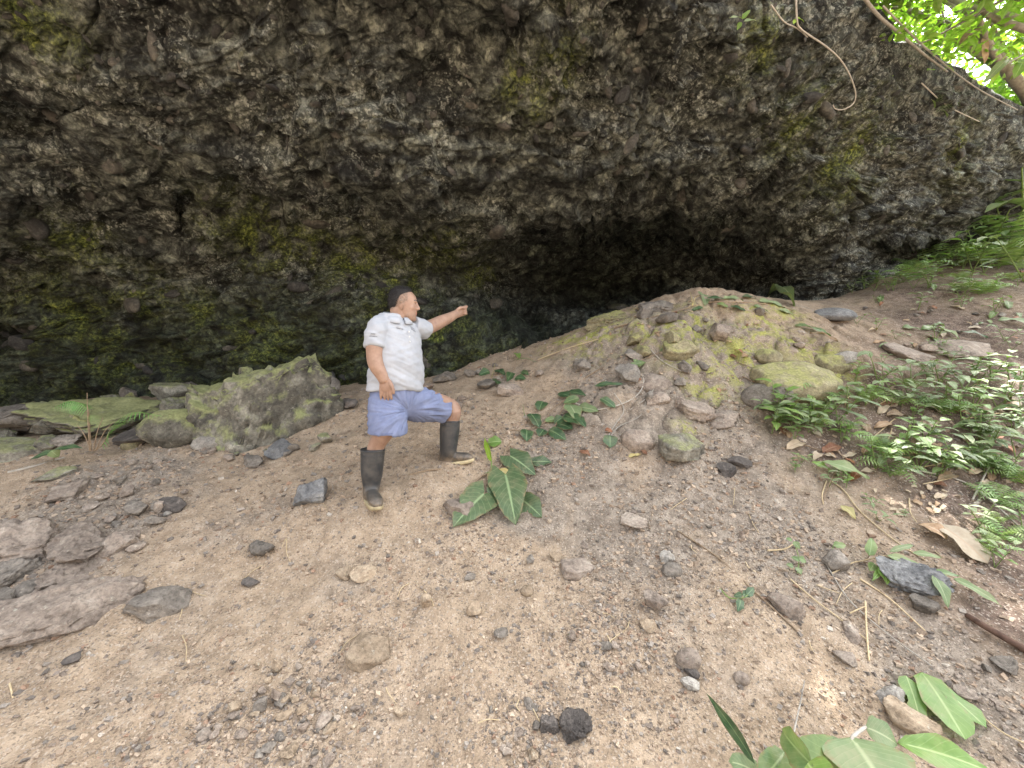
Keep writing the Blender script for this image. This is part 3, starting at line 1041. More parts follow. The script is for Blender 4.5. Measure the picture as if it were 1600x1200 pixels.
stone(205, 700, 30, 18, 'rock_yellow', 'round', 'small mossy cobble beside the rounded boulder', sink=.2)
stone(510, 690, 30, 22, 'rock_moss', 'rock', 'mossy lump at the lower right corner of the huge boulder', sink=.3)
patch(26, [(0, 650), (90, 625), (200, 615), (300, 610), (300, 660), (240, 700), (120, 700), (0, 700)], (24, 66), ['rock_moss', 'rock_grey', 'rock_moss', 'rock_yellow'],
      'cracked mossy rock heaped on the ledge left of the huge boulder', 'rocks heaped on the left ledge', ('rock', 'slab', 'block'), 'ledge_rock', .6)
# weathered outcrop, left foreground
OC = 'outcrop block'
stone(30, 862, 150, 92, 'rock_dusty', 'block', 'biggest grey block of the cracked outcrop at the left edge', OC, name='outcrop_block', sink=.42, seed=3)
stone(130, 858, 112, 60, 'rock_dusty', 'block', 'flat pale block with a cracked edge right of the biggest outcrop block', OC, name='outcrop_block', sink=.42, seed=5)
stone(185, 850, 76, 54, 'rock_dusty', 'slab', 'grey lump at the right end of the cracked outcrop', OC, name='outcrop_block', sink=.45, seed=6)
stone(95, 905, 120, 56, 'rock_dusty', 'block', 'brown rounded block in the middle of the cracked outcrop', OC, name='outcrop_block', sink=.45, seed=7)
stone(95, 958, 230, 80, 'rock_dusty', 'block', 'long dusty slab sloping along the foot of the cracked outcrop', OC, name='outcrop_block', sink=.48, seed=8, rot=.45, depth_ratio=.5)
stone(20, 905, 74, 50, 'rock_grey', 'block', 'dark cracked block at the left edge above the long dusty slab', OC, name='outcrop_block', sink=.4, seed=9)
stone(46, 924, 40, 30, 'rock_grey', 'round', 'egg-shaped cobble wedged above the long dusty slab', sink=.35)
stone(14, 936, 50, 34, 'rock_grey', 'rock', 'grey cobble at the left edge above the long dusty slab', sink=.35)
stone(110, 772, 70, 34, 'rock_dusty', 'rock', 'rounded grey lump on top of the cracked outcrop', OC, name='outcrop_block', sink=.4)
stone(95, 742, 60, 26, 'rock_moss', 'slab', 'pale flat stone with a greenish face above the outcrop', sink=.35)
stone(215, 800, 40, 30, 'rock_grey', 'rock', 'dark grey stone at the upper right of the cracked outcrop', sink=.35)
stone(270, 790, 50, 24, 'rock_dark', 'slab', 'dark shard on the sand right of the cracked outcrop', sink=.3)
# stones on the sand, each one that stands out
stone(494, 780, 66, 44, 'rock_blue', 'slab', 'blue grey triangular stone beside the standing boot', sink=.25, seed=2)
stone(240, 946, 96, 46, 'rock_grey', 'slab', 'flat grey angular stone on the sand right of the long slab', sink=.35, rot=.35)
stone(588, 1016, 78, 40, 'rock_tan', 'slab', 'large flat tan stone with a dark corner set in the foreground sand', sink=.46, depth_ratio=.95, seed=3)
stone(560, 1020, 30, 22, 'rock_grey', 'rock', 'grey knob at the left side of the large flat tan stone', sink=.42)
stone(539, 900, 30, 22, 'rock_tan', 'slab', 'narrow tan stone, left one of the touching pair', sink=.4)
stone(568, 898, 44, 24, 'rock_tan', 'rock', 'wide tan stone, right one of the touching pair', sink=.4)
stone(410, 860, 40, 26, 'rock_grey', 'slab', 'pale grey flat stone on the open sand between outcrop and boot', sink=.4)
stone(392, 912, 28, 15, 'rock_dark', 'rock', 'small dark stone on the sand below the pale grey flat stone', sink=.35)
stone(118, 1034, 34, 18, 'rock_dark', 'chip', 'dark brown shard alone on the lower left sand', sink=.2)
stone(262, 806, 12, 9, 'rock_pale', 'round', 'tiny white pebble above the flat grey angular stone', sink=.1, tilt=False)
stone(665, 946, 20, 34, 'rock_tan', 'slab', 'elongated tan shard standing in the sand below the tree leaves', sink=.35, rot=.5)
stone(741, 958, 28, 26, 'rock_tan', 'chip', 'triangular tan shard in the middle of the sand', sink=.3)
stone(783, 992, 24, 14, 'rock_grey', 'chip', 'grey chip with a pale face in the middle of the sand', sink=.2)
stone(824, 926, 22, 17, 'rock_tan', 'round', 'yellowish pitted cobble in the sand below the big leaves', sink=.3)
stone(1050, 894, 32, 24, 'rock_grey', 'round', 'round speckled grey cobble on the sand', sink=.3)
stone(1040, 876, 30, 24, 'rock_pale', 'rock', 'pale lump just above the round speckled grey cobble', sink=.3)
stone(905, 886, 60, 38, 'rock_dusty', 'slab', 'half-buried grey slab in the sand right of the big leaves', flat=.7, sink=.5)
stone(868, 872, 24, 14, 'rock_tan', 'slab', 'tan flake at the left of the half-buried grey slab', sink=.3)
stone(1022, 946, 40, 36, 'rock_dusty', 'rock', 'jagged grey rock with dark cavities on the slope', sink=.3)
stone(1012, 980, 28, 22, 'rock_tan', 'rock', 'tan stone below the jagged grey rock', sink=.35)
stone(1075, 1034, 40, 40, 'rock_dusty', 'round', 'smooth pear-shaped pale stone in the right foreground sand', sink=.35)
stone(1080, 1054, 24, 14, 'rock_dark', 'chip', 'purple dark chip below the smooth pear-shaped stone', sink=.2)
stone(1074, 1066, 34, 14, 'rock_pale', 'slab', 'pale flake under the purple dark chip', sink=.3)
stone(1158, 1062, 24, 20, 'rock_dusty', 'round', 'small pale round stone alone in the right foreground', sink=.3)
stone(895, 1142, 62, 40, 'rock_dark', 'block', 'dark charred lump in the bottom centre of the sand', 'charred lump', name='charred_lump', sink=.3, seed=4)
stone(860, 1134, 34, 26, 'rock_dark', 'block', 'small dark clod at the left side of the dark charred lump', 'charred lump', name='charred_lump', sink=.35)
stone(1226, 955, 54, 48, 'rock_dusty', 'slab', 'dusty flat stone beside the thin twig on the right slope', sink=.4, rot=-.5, depth_ratio=.5)
stone(1416, 908, 92, 52, 'rock_blue', 'block', 'large grey block under the arching leaves on the right slope', sink=.35)
stone(1300, 888, 40, 38, 'rock_grey', 'slab', 'upright grey stone among the small plants on the right slope', sink=.25)
stone(1440, 950, 40, 36, 'rock_grey', 'rock', 'grey lump below the large grey block', sink=.35)
stone(1392, 1092, 46, 38, 'rock_pale', 'rock', 'whitish stone left of the lobed green leaf', sink=.3)
stone(1415, 1130, 74, 44, 'rock_tan', 'slab', 'pinkish layered slab beside the lobed green leaf', sink=.35, rot=-.5)
stone(1320, 1030, 34, 16, 'rock_dusty', 'slab', 'half-buried flat stone on the right foreground slope', sink=.3)
stone(1130, 738, 40, 18, 'rock_dark', 'chip', 'black angular stone on the grey gravel slope', sink=.2)
stone(1155, 726, 36, 14, 'rock_dark', 'chip', 'thin black flake behind the black angular stone', sink=.2)
stone(1065, 700, 78, 38, 'rock_moss', 'slab', 'greenish white rock at the lower end of the mossy mound', sink=.3)
stone(716, 796, 66, 28, 'rock_dusty', 'slab', 'grey and tan stone half under the left big leaf', sink=.3)
stone(1000, 690, 60, 40, 'rock_dusty', 'rock', 'dusty lump beside the greenish white rock', sink=.45)
stone(985, 816, 50, 20, 'rock_dusty', 'slab', 'low grey slab on the gravel slope', sink=.4)
stone(945, 1010, 22, 12, 'rock_grey', 'chip', 'grey flake in the gravel above the charred lump', sink=.25)
stone(625, 1115, 22, 22, 'rock_tan', 'rock', 'tan cobble alone near the bottom left of centre', sink=.3)
stone(1330, 990, 40, 26, 'rock_dusty', 'slab', 'flat stone in the hollow of the right foreground', sink=.4)
stone(1500, 1085, 34, 20, 'rock_dusty', 'slab', 'grey flat stone right of the lobed green leaf', sink=.35)
stone(1570, 1040, 40, 24, 'rock_grey', 'rock', 'grey stone below the fallen stick at the right edge', sink=.35)
# the mossy mound
stone(996, 535, 32, 22, 'rock_yellow', 'slab', 'angular yellow-green stone, upper of the two on the mound slope', sink=.2, seed=2)
stone(1002, 556, 34, 22, 'rock_yellow', 'rock', 'yellow-green cobble just below the angular one on the mound', sink=.25)
stone(1066, 548, 60, 30, 'rock_yellow', 'slab', 'cracked mossy slab in the middle of the mound', sink=.35)
stone(1240, 600, 150, 52, 'rock_yellow', 'round', 'big dark boulder with yellow moss on the right of the mound', B, name='boulder', sink=.38, seed=4, depth_ratio=.7)
stone(1198, 624, 76, 38, 'rock_grey', 'round', 'dark rounded boulder below the big mossy one on the mound', B, name='boulder', sink=.35)
stone(1200, 562, 44, 24, 'rock_yellow', 'round', 'pale yellow rounded boulder in the middle right of the mound', B, name='boulder', sink=.3)
stone(1300, 572, 60, 30, 'rock_yellow', 'rock', 'yellowish rock behind the big mossy boulder', B, name='boulder', sink=.35)
stone(1322, 560, 40, 20, 'rock_pale', 'slab', 'pale flat stone right of the big mossy boulder', sink=.3)
stone(1305, 496, 60, 20, 'rock_blue', 'round', 'grey log-shaped stone beyond the mound', sink=.2)
stone(906, 578, 36, 26, 'rock_grey', 'rock', 'grey stone alone on the shaded sand near the cave', sink=.25)
stone(880, 520, 60, 30, 'rock_yellow', 'round', 'mossy boulder in the shade at the left foot of the mound', B, name='boulder', sink=.3)
stone(955, 502, 76, 26, 'rock_yellow', 'block', 'grey boulder at the mouth of the dark hollow', B, name='boulder', sink=.4)
stone(1030, 482, 66, 20, 'rock_grey', 'block', 'low grey boulder on the crest in front of the dark hollow', B, name='boulder', sink=.4)
stone(760, 605, 40, 20, 'rock_grey', 'slab', 'flat stone right of the man at the cave foot', sink=.35)
stone(690, 596, 50, 24, 'rock_grey', 'rock', 'grey stone behind the bent knee of the man', sink=.3)
stone(700, 640, 44, 18, 'rock_dusty', 'slab', 'dusty slab just behind the bent knee of the man', sink=.35)
stone(800, 612, 46, 22, 'rock_dusty', 'slab', 'dusty flat stone near the shaded climber', sink=.35)
stone(1080, 640, 70, 30, 'rock_dusty', 'rock', 'grey lump at the lower edge of the mound', sink=.45)
stone(1130, 655, 60, 30, 'rock_dusty', 'rock', 'brown lump at the lower right edge of the mound', sink=.45)
stone(1020, 600, 60, 26, 'rock_dusty', 'round', 'rounded dusty rock with a circular crack on the mound', sink=.45)
stone(980, 590, 40, 36, 'rock_pale', 'slab', 'pale upright stone above the climber on the mound', sink=.35)
stone(1500, 545, 110, 24, 'rock_dusty', 'slab', 'long low brown rock on the slope at the right', 'rock ledge', name='rock_ledge', sink=.35)
stone(1420, 556, 90, 20, 'rock_dusty', 'slab', 'low rock step on the bare slope right of the mound', 'rock ledge', name='rock_ledge', sink=.35)

# rubble that can be picked apart but not told apart: patches of small stones
patch(62, [(300, 1130), (360, 1040), (470, 1020), (560, 1110), (570, 1195), (440, 1195), (330, 1160)], (11, 30), ['pebble', 'pebble', 'rock_grey', 'rock_tan', 'rock_dusty'],
      'small loose stone in the gravel patch at the bottom left', 'stones of the bottom left gravel patch')
patch(34, [(120, 730), (250, 720), (300, 780), (290, 830), (210, 860), (120, 800)], (9, 30), ['rock_dusty', 'rock_grey', 'rock_dusty'],
      'grey rubble stone beside the cracked outcrop', 'rubble around the cracked outcrop', ('rock', 'chip', 'slab'))
patch(20, [(290, 700), (520, 690), (500, 716), (400, 728), (300, 712)], (8, 26), ['rock_grey', 'rock_dusty', 'rock_moss'],
      'small stone strewn along the foot of the huge boulder', 'stones along the foot of the huge boulder', ('rock', 'chip', 'slab'))
patch(12, [(740, 880), (1020, 800), (1300, 830), (1320, 880), (1080, 850), (900, 900), (700, 920)], (8, 22), ['rock_dusty', 'rock_grey', 'pebble', 'pebble'],
      'grey chip on the gravel slope below the mound', 'chips on the gravel slope')
patch(14, [(880, 960), (1000, 980), (1000, 1080), (900, 1060)], (8, 20), ['pebble', 'rock_dusty', 'rock_grey', 'pebble'],
      'small stone in the gravel streak above the charred lump', 'stones of the middle gravel streak')
patch(16, [(760, 1100), (830, 1090), (860, 1190), (790, 1198)], (9, 24), ['pebble', 'rock_grey', 'rock_tan'],
      'small stone in the gravel streak left of the charred lump', 'stones of the bottom centre gravel streak')
patch(12, [(1380, 1000), (1600, 1040), (1600, 1160), (1500, 1090)], (8, 20), ['rock_dusty', 'rock_grey', 'rock_dusty'],
      'grey chip on the stony slope at the lower right', 'chips of the lower right slope')
patch(20, [(930, 500), (1100, 470), (1260, 500), (1330, 580), (1180, 610), (1050, 660), (960, 620)], (14, 64), ['rock_dusty', 'rock_yellow', 'rock_dusty', 'rock_grey'],
      'weathered stone bedded in the mossy mound', 'stones bedded in the mound', ('slab', 'slab', 'block', 'slab'), sink=(.25, .42))
patch(12, [(600, 590), (780, 560), (860, 590), (760, 640), (680, 660)], (9, 26), ['rock_dusty', 'rock_grey', 'pebble'],
      'small stone on the shaded ground behind the man', 'stones behind the man', ('rock', 'slab'))
patch(12, [(1300, 480), (1600, 440), (1600, 560), (1350, 560)], (8, 26), ['rock_dusty', 'rock_dark', 'rock_grey', 'rock_pale'],
      'small stone on the upper right slope', 'stones on the upper right slope', ('rock', 'slab'))


# loose gravel nobody could count
def build_gravel():
    n = 52000
    g = np.random.default_rng(5)
    th = np.radians(g.uniform(-57, 57, n * 3))
    r = np.exp(g.uniform(math.log(1.2), math.log(6.0), n * 3))
    x = r * np.sin(th)
    y = r * np.cos(th)
    p = np.stack([x, y, x * 0], 1)
    dens = 0.26 + 1.0 * fbm(p, 1.5, 4, 0.6) + 0.55 * blobs(x, y, GREYG) + 0.9 * blobs(x, y, GRAVELLY) - 0.4 * blobs(x, y, MOUND)
    ok = g.random(n * 3) < np.clip(dens, 0.04, 1)
    x, y, r = x[ok][:n], y[ok][:n], r[ok][:n]
    n = len(x)
    z = gz(x, y)
    size = (0.0022 + 0.0100 * g.random(n) ** (5.5 - 3.0 * blobs(x, y, GRAVELLY))) * np.clip(r / 2.0, 0.8, 1.8)
    base = np.array([[-1, -1, -1], [1, -1, -1], [1, 1, -1], [-1, 1, -1], [-1, -1, 1], [1, -1, 1], [1, 1, 1], [-1, 1, 1]], float)
    jit = base[None] * g.uniform(0.45, 1.0, (n, 8, 3))
    jit[:, :, 2] *= g.uniform(0.35, 0.7, (n, 1))
    jit[:, :, 0] *= g.uniform(0.7, 1.4, (n, 1))
    ax = g.normal(size=(n, 3)) * np.array([0.35, 0.35, 1])
    ax[:, 2] += 1.0
    ax /= np.linalg.norm(ax, axis=1)[:, None]
    an = g.uniform(0, 6.28, n)
    c, s = np.cos(an)[:, None], np.sin(an)[:, None]
    k = ax[:, None, :]
    rot = jit * c[:, :, None] + np.cross(np.broadcast_to(k, jit.shape), jit) * s[:, :, None] + k * (jit * k).sum(2)[:, :, None] * (1 - c)[:, :, None]
    V = rot * size[:, None, None] + np.stack([x, y, z + size * 0.15], 1)[:, None, :]
    q = np.array([[0, 3, 2, 1], [4, 5, 6, 7], [0, 1, 5, 4], [1, 2, 6, 5], [2, 3, 7, 6], [3, 0, 4, 7]])
    Q = (np.arange(n)[:, None, None] * 8 + q[None]).reshape(-1, 4)
    me = mesh_np('gravel', V.reshape(-1, 3), Q, False)
    pal = np.array([(0.29, 0.22, 0.16), (0.35, 0.275, 0.205), (0.22, 0.18, 0.148), (0.16, 0.137, 0.118), (0.43, 0.34, 0.255), (0.28, 0.245, 0.21), (0.30, 0.20, 0.14), (0.46, 0.41, 0.35)])
    w = np.array([.24, .24, .17, .08, .1, .12, .04, .01])
    ci = g.choice(len(pal), n, p=w / w.sum())
    colr = pal[ci] * g.uniform(0.8, 1.2, (n, 1))
    cattr(me, 'tint', np.repeat(colr, 8, axis=0))
    o = link('gravel', me, M['gravel'])
    o['kind'] = 'stuff'
    o['label'] = 'loose brown and grey gravel over the sandy slope'


build_gravel()


# stones bedded in the cliff
def build_clasts():
    g = np.random.default_rng(21)
    nb_, na_ = CV.shape[:2]
    du = np.gradient(CV, axis=1)
    dv = np.gradient(CV, axis=0)
    N = np.cross(du, dv)
    N /= np.linalg.norm(N, axis=2)[..., None] + 1e-9
    view = np.array([0, 0, CZ]) - CV
    N *= np.sign((N * view).sum(2))[..., None]
    meshes = []
    for s in range(6):
        for mt in ('clast', 'clast_dark', 'clast', 'clast_dark'):
            V, Fc = rock_shape(200 + s, 2, 6, (0.5, 0.9), 0.08)
            me = mesh_np('bedded_stone', V, Fc)
            me.materials.append(M[mt])
            meshes.append(me)
    count = 0
    tr = 0
    while count < 290 and tr < 20000:
        tr += 1
        i = int(g.integers(75, nb_ - 95))
        j = int(g.integers(70, na_ - 6))
        c = CV[i, j]
        if c[1] < 1 or abs(c[0] / c[1]) > 1.24 or c[2] < gz(c[0], c[1]) + .1:
            continue
        px, py = c[0] / c[1] * F + 800, 600 - (c[2] - CZ) / c[1] * F
        if 850 < px < 1120 and 330 < py < 470:
            continue
        n = Vector(N[i, j])
        s = (8 + 26 * g.random() ** 3) * c[1] / F / 2
        o = bpy.data.objects.new('stone', meshes[int(g.integers(len(meshes)))])
        COL.objects.link(o)
        o.parent = cliff
        q = n.to_track_quat('Z', 'Y').to_matrix().to_4x4()
        o.matrix_basis = Matrix.Translation(Vector(c) - n * s * 0.12) @ q @ Matrix.Rotation(g.uniform(0, 6.28), 4, 'Z') @ Matrix.Diagonal((s * g.uniform(1, 1.7), s * g.uniform(.6, 1.), s * g.uniform(.4, .7), 1))
        count += 1


build_clasts()


# ------------------------------------------------------------------ the man
class Geo:
    def __init__(self):
        self.V = []
        self.Fc = []

    def add(self, V, Fc):
        o = len(self.V)
        self.V += [tuple(map(float, v)) for v in V]
        self.Fc += [tuple(int(i) + o for i in f) for f in Fc]

    def loft(self, rings):
        """rings: list of (n,3) arrays, closed with end fans."""
        n = len(rings[0])
        V = [p for r in rings for p in r]
        Fc = []
        for k in range(len(rings) - 1):
            for i in range(n):
                j = (i + 1) % n
                Fc.append((k * n + i, k * n + j, (k + 1) * n + j, (k + 1) * n + i))
        V = list(V) + [np.mean(rings[0], axis=0), np.mean(rings[-1], axis=0)]
        a, b = len(V) - 2, len(V) - 1
        for i in range(n):
            j = (i + 1) % n
            Fc.append((a, j, i))
            m = (len(rings) - 1) * n
            Fc.append((b, m + i, m + j))
        self.add(V, Fc)

    def tube(self, pts, rad, n=14, cap=True, sub=4, flat=None):
        """A round limb through pts with radii rad (smooth in between); rounded ends."""
        pts = np.array([np.array(p, float) for p in pts])
        rad = np.array(rad, float)
        if sub > 1 and len(pts) > 2:
            t = np.arange(len(pts))
            tt = np.linspace(0, len(pts) - 1, (len(pts) - 1) * sub + 1)
            pts = np.stack([cr(t, pts[:, k], tt) for k in range(3)], 1)
            rad = cr(t, rad, tt)
        T = np.gradient(pts, axis=0)
        T /= np.linalg.norm(T, axis=1)[:, None] + 1e-12
        ref = np.array([0, 0, 1.0]) if abs(T[0][2]) < 0.9 else np.array([0, 1.0, 0])
        if flat is not None:
            ref = np.array(flat[0], float)
        u = ref - T[0] * (ref @ T[0])
        u /= np.linalg.norm(u)
        rings = []
        an = np.linspace(0, 2 * math.pi, n, endpoint=False)
        us = []
        for k in range(len(pts)):
            u = u - T[k] * (u @ T[k])
            u /= np.linalg.norm(u)
            us.append(u.copy())
        fl = flat[1] if flat is not None else 1.0

        def ring(c, u, t, r):
            w = np.cross(t, u)
            return c + (np.cos(an)[:, None] * u * fl + np.sin(an)[:, None] * w) * r
        if cap:
            for q in (0.95, 0.7, 0.35):
                rings.append(ring(pts[0] - T[0] * rad[0] * q * 0.8, us[0], T[0], rad[0] * math.sqrt(1 - q * q)))
        for k in range(len(pts)):
            rings.append(ring(pts[k], us[k], T[k], rad[k]))
        if cap:
            for q in (0.35, 0.7, 0.95):
                rings.append(ring(pts[-1] + T[-1] * rad[-1] * q * 0.8, us[-1], T[-1], rad[-1] * math.sqrt(1 - q * q)))
        self.loft(rings)

    def ball(self, c, r, ax=(1, 1, 1), R=None):
        V, Fc = ICO[3]
        V = V * np.array(ax) * r
        if R is not None:
            V = V @ np.array(R).T
        self.add(V + np.array(c), Fc)

    def mesh(self, name):
        return mesh_py(name, self.V, self.Fc)

    def remesh(self, name, voxel, smooth=4, fac=0.5):
        me = self.mesh(name + '_raw')
        o = bpy.data.objects.new(name + '_raw', me)
        COL.objects.link(o)
        r = o.modifiers.new('r', 'REMESH')
        r.mode = 'VOXEL'
        r.voxel_size = voxel
        r.use_smooth_shade = True
        if smooth:
            s = o.modifiers.new('s', 'SMOOTH')
            s.factor = fac
            s.iterations = smooth
        dg = bpy.context.evaluated_depsgraph_get()
        out = bpy.data.meshes.new_from_object(o.evaluated_get(dg))
        out.name = name
        bpy.data.objects.remove(o)
        bpy.data.meshes.remove(me)
        out.polygons.foreach_set('use_smooth', np.full(len(out.polygons), True))
        return out


def cr(t, v, tt):
    """Catmull-Rom through (t, v)."""
    t = np.asarray(t, float)
    v = np.asarray(v, float)
    m = np.gradient(v, t)
    k = np.clip(np.searchsorted(t, tt, 'right') - 1, 0, len(t) - 2)
    h = t[k + 1] - t[k]
    s = (tt - t[k]) / h
    return (2 * s**3 - 3 * s**2 + 1) * v[k] + (s**3 - 2 * s**2 + s) * h * m[k] + (-2 * s**3 + 3 * s**2) * v[k + 1] + (s**3 - s**2) * h * m[k + 1]


def ell(c, s, f, a, b, n=36, p=2.0):
    an = np.linspace(0, 2 * math.pi, n, endpoint=False)
    ca, sa = np.cos(an), np.sin(an)
    ca = np.sign(ca) * np.abs(ca) ** (2 / p)
    sa = np.sign(sa) * np.abs(sa) ** (2 / p)
    return np.array(c) + ca[:, None] * np.array(s) * a + sa[:, None] * np.array(f) * b


def unit(v):
    v = np.array(v, float)
    return v / np.linalg.norm(v)


def smooth_rings(spec, sub=5):
    """spec rows: c(3), a, b, s(3), f(3) -> interpolated ellipse rings"""
    A = np.array([np.concatenate([np.array(r[0], float), [r[1], r[2]], np.array(r[3], float), np.array(r[4], float)]) for r in spec])
    t = np.arange(len(A))
    tt = np.linspace(0, len(A) - 1, (len(A) - 1) * sub + 1)
    B = np.stack([cr(t, A[:, k], tt) for k in range(A.shape[1])], 1)
    return [ell(r[:3], unit(r[5:8]), unit(r[8:11]), max(r[3], .002), max(r[4], .002)) for r in B]


def build_person():
    dR = depth_at(585, 779)
    dL = depth_at(712, 724)
    YR, YL = dR + 0.02, dL + 0.03
    Yp = YR + 0.06                                      # pelvis
    sc = Yp / 3.0
    root = empty('person', P(583, 781, YR))
    tag(root, 'man in white polo shirt, blue shorts and black boots pointing into the cave', 'person')
    up = np.array([0, 0, 1.0])
    f = unit([0.60, -0.80, 0])                          # chest faces front right
    s = unit([0.80, 0.60, 0])                           # towards his left shoulder
    # --- body: head, neck, arms, legs as one skin
    g = Geo()
    F_ = unit([0.975, 0.10, -0.04])                     # face
    S_ = unit(np.cross(up, F_))                         # his left (away from camera)
    U_ = np.cross(F_, S_)
    chin = P(630.5, 502, Yp + 0.01)
    top = P(629.5, 451.0, Yp + 0.01)
    hh = (top - chin)[2]
    hk = hh / 0.25

    def H(z, fwd, side=0.0):
        return chin + U_ * z * hk + F_ * (fwd * .90) * hk + S_ * side * hk
    head = [(0.000, .052, .022, .028), (0.012, .046, .050, .044), (0.035, .030, .072, .058), (0.06, .014, .089, .066), (.09, .003, .101, .073),
            (.125, -.002, .106, .078), (.16, -.005, .108, .079), (.195, -.010, .099, .074), (.222, -.015, .078, .062), (.24, -.018, .050, .042), (.25, -.018, .016, .014)]
    g.loft(smooth_rings([(H(z, c), d * .92 * hk, w * hk, F_, S_) for z, c, d, w in head], 4))
    # face: brow, nose, lips, chin, cheeks, ears
    g.tube([H(.148, .094), H(.120, .112), H(.101, .120)], [.010 * hk, .011 * hk, .0135 * hk], 12)
    for q in (-1, 1):
        g.ball(H(.097, .110, .012 * q), .010 * hk)
        g.ball(H(.150, .090, .030 * q), .018 * hk, (1, 1, .5))
        g.ball(H(.100, .068, .036 * q), .026 * hk)
        g.ball(H(.045, .040, .036 * q), .028 * hk)
        ec = H(.112, -.012, .080 * q)
        R = np.stack([F_, S_, U_], 1)
        g.ball(ec, .030 * hk, (.62, .30, 1.0), R)
        g.ball(H(.136, -.016, .086 * q), .016 * hk, (1, .5, 1.0), R)
        g.ball(H(.088, -.008, .080 * q), .012 * hk, (1, .5, 1), R)
    g.tube([H(.070, .094, -.022), H(.071, .101, 0), H(.070, .094, .022)], [.007 * hk, .009 * hk, .007 * hk], 10)
    g.tube([H(.056, .090, -.020), H(.056, .098, 0), H(.056, .090, .020)], [.007 * hk, .009 * hk, .007 * hk], 10)
    g.ball(H(.022, .082), .022 * hk, (1, 1.2, .9), np.stack([F_, S_, U_], 1))
    # neck and trunk (the trunk stays under the shirt)
    g.tube([H(.085, -.040), H(.03, -.030), P(618, 507, Yp + .01), P(617, 522, Yp + .02)], [.066, .068, .078, .10], 20)
    g.loft(smooth_rings([(P(617, 512, Yp), .10, .07, s, f), (P(617, 530, Yp), .155, .10, s, f), (P(619, 565, Yp), .16, .13, s, f), (P(618, 600, Yp), .165, .13, s, f), (P(619, 625, Yp), .15, .12, s, f)], 4))
    # right arm, hanging in front of the hip
    ya = Yp - 0.17
    g.tube([P(592, 514, Yp - .10), P(586, 533, ya), P(585.5, 556, ya - .01), P(588, 570, ya - .02), P(596, 585, ya - .02), P(600, 594, ya - .02)],
           [.058, .057, .056, .053, .043, .036], 18)
    palm = [P(600, 592, ya - .02), P(602.5, 601, ya - .02), P(603.5, 607, ya - .015)]
    g.tube(palm, [.037, .042, .042], 14, flat=((0, -1, 0), .45))
    for i, (dx, ln) in enumerate([(-10.2, .076), (-3.9, .090), (2.3, .088), (8.4, .076)]):      # little, ring, middle, index
        b0 = P(603.5 + dx * .86, 607 - (1.2 if i in (1, 2) else 0), ya - .018)
        d = unit([0.015 * (i - 1.5), .06, -1.0])
        p1 = b0 + d * ln * .42
        p2 = p1 + unit([0.01 * (i - 1.5), .22, -1.0]) * ln * .32
        p3 = p2 + unit([0, .42, -.9]) * ln * .26
        g.tube([b0 - d * .02, b0, p1, p2, p3], [.0094, .0097, .0092, .0085, .0074], 10, sub=2)
    t0 = P(608, 596, ya - .02)
    t1 = P(612.0, 602.5, ya - .03)
    g.tube([t0, t1, P(614.3, 609, ya - .033), P(615.0, 614.5, ya - .028)], [.017, .0135, .0115, .0095], 10, sub=2)
    # left arm, stretched out into the cave, fist with the forefinger out
    w3 = P(712, 491, Yp + .50)
    e3 = P(690, 502, Yp + .34)
    g.tube([P(652, 513, Yp + .12), P(668, 512, Yp + .22), e3, P(702, 496.5, Yp + .43), w3], [.060, .055, .050, .042, .034], 18)
    ad = unit(w3 - e3)
    hz = unit(np.cross(ad, up))
    hu = np.cross(hz, ad)
    k3 = w3 + ad * .085 + np.array([.010, 0, .004])
    g.tube([w3, w3 + ad * .045, k3], [.034, .040, .041], 14, flat=(hz, .55))
    # thumb side up: finger roots run from top (index) to bottom (little)
    for i in range(4):
        r0 = k3 + hu * (.030 - .020 * i) + np.array([0.006, 0, 0])
        inw = -hz if hz[0] > 0 else hz
        if i == 0:
            q1 = r0 + unit(ad * 1.0 + np.array([.55, 0, .05])) * .034
            q2 = q1 + unit(ad * .8 + np.array([-.1, -.35, -.25])) * .024
            q3 = q2 + unit(np.array([-.4, -.5, -.45])) * .018
        else:
            q1 = r0 + unit(ad * .9 + np.array([.50, -.10, 0])) * (.036 - .003 * i)
            q2 = q1 + unit(np.array([-.15, -.85, -.10])) * .026
            q3 = q2 + unit(-ad * .7 + np.array([-.4, -.3, 0])) * .020
        g.tube([r0 - ad * .02, r0, q1, q2, q3], [.0108, .0112, .0108, .0098, .0086], 10, sub=2)
    tb = w3 + ad * .030 + hu * .020 + np.array([.004, -.022, 0])
    g.tube([tb, tb + ad * .030 + np.array([.006, -.014, .010]), tb + ad * .058 + np.array([.012, -.016, .006]), tb + ad * .078 + np.array([.020, -.012, -.004])], [.016, .0135, .0118, .0098], 10, sub=2)
    # legs
    hR = P(606, 628, Yp - .04)
    kR = P(599, 676, YR - .02)
    aR = P(583, 752, YR + .0)
    g.tube([hR, (hR + kR) / 2, kR, P(589, 694, YR + .005), P(583.5, 715, YR + .015), P(582, 735, YR + .015)], [.105, .095, .070, .060, .056, .045], 20)
    hL = P(640, 628, Yp + .07)
    kL = P(705.5, 636, YL - .02)
    aL = P(702, 708, YL)
    g.tube([hL, (hL + kL) / 2 + np.array([0, 0, .012]), kL + np.array([-.03, 0, .012]), kL + np.array([.012, 0, -.035]), P(703.5, 664, YL), P(702.5, 690, YL)], [.105, .092, .068, .066, .060, .045], 20)
    body = g.remesh('person_body', 0.0040, 2, 0.5)
    co = np.empty(len(body.vertices) * 3, np.float32)
    body.vertices.foreach_get('co', co)
    co = co.reshape(-1, 3)
    # stubble: where the clipped hair shows dark through the skin
    rel = co - chin
    zz = rel @ U_ / hk
    ff = rel @ F_ / hk / .91
    ss = np.abs(rel @ S_) / hk
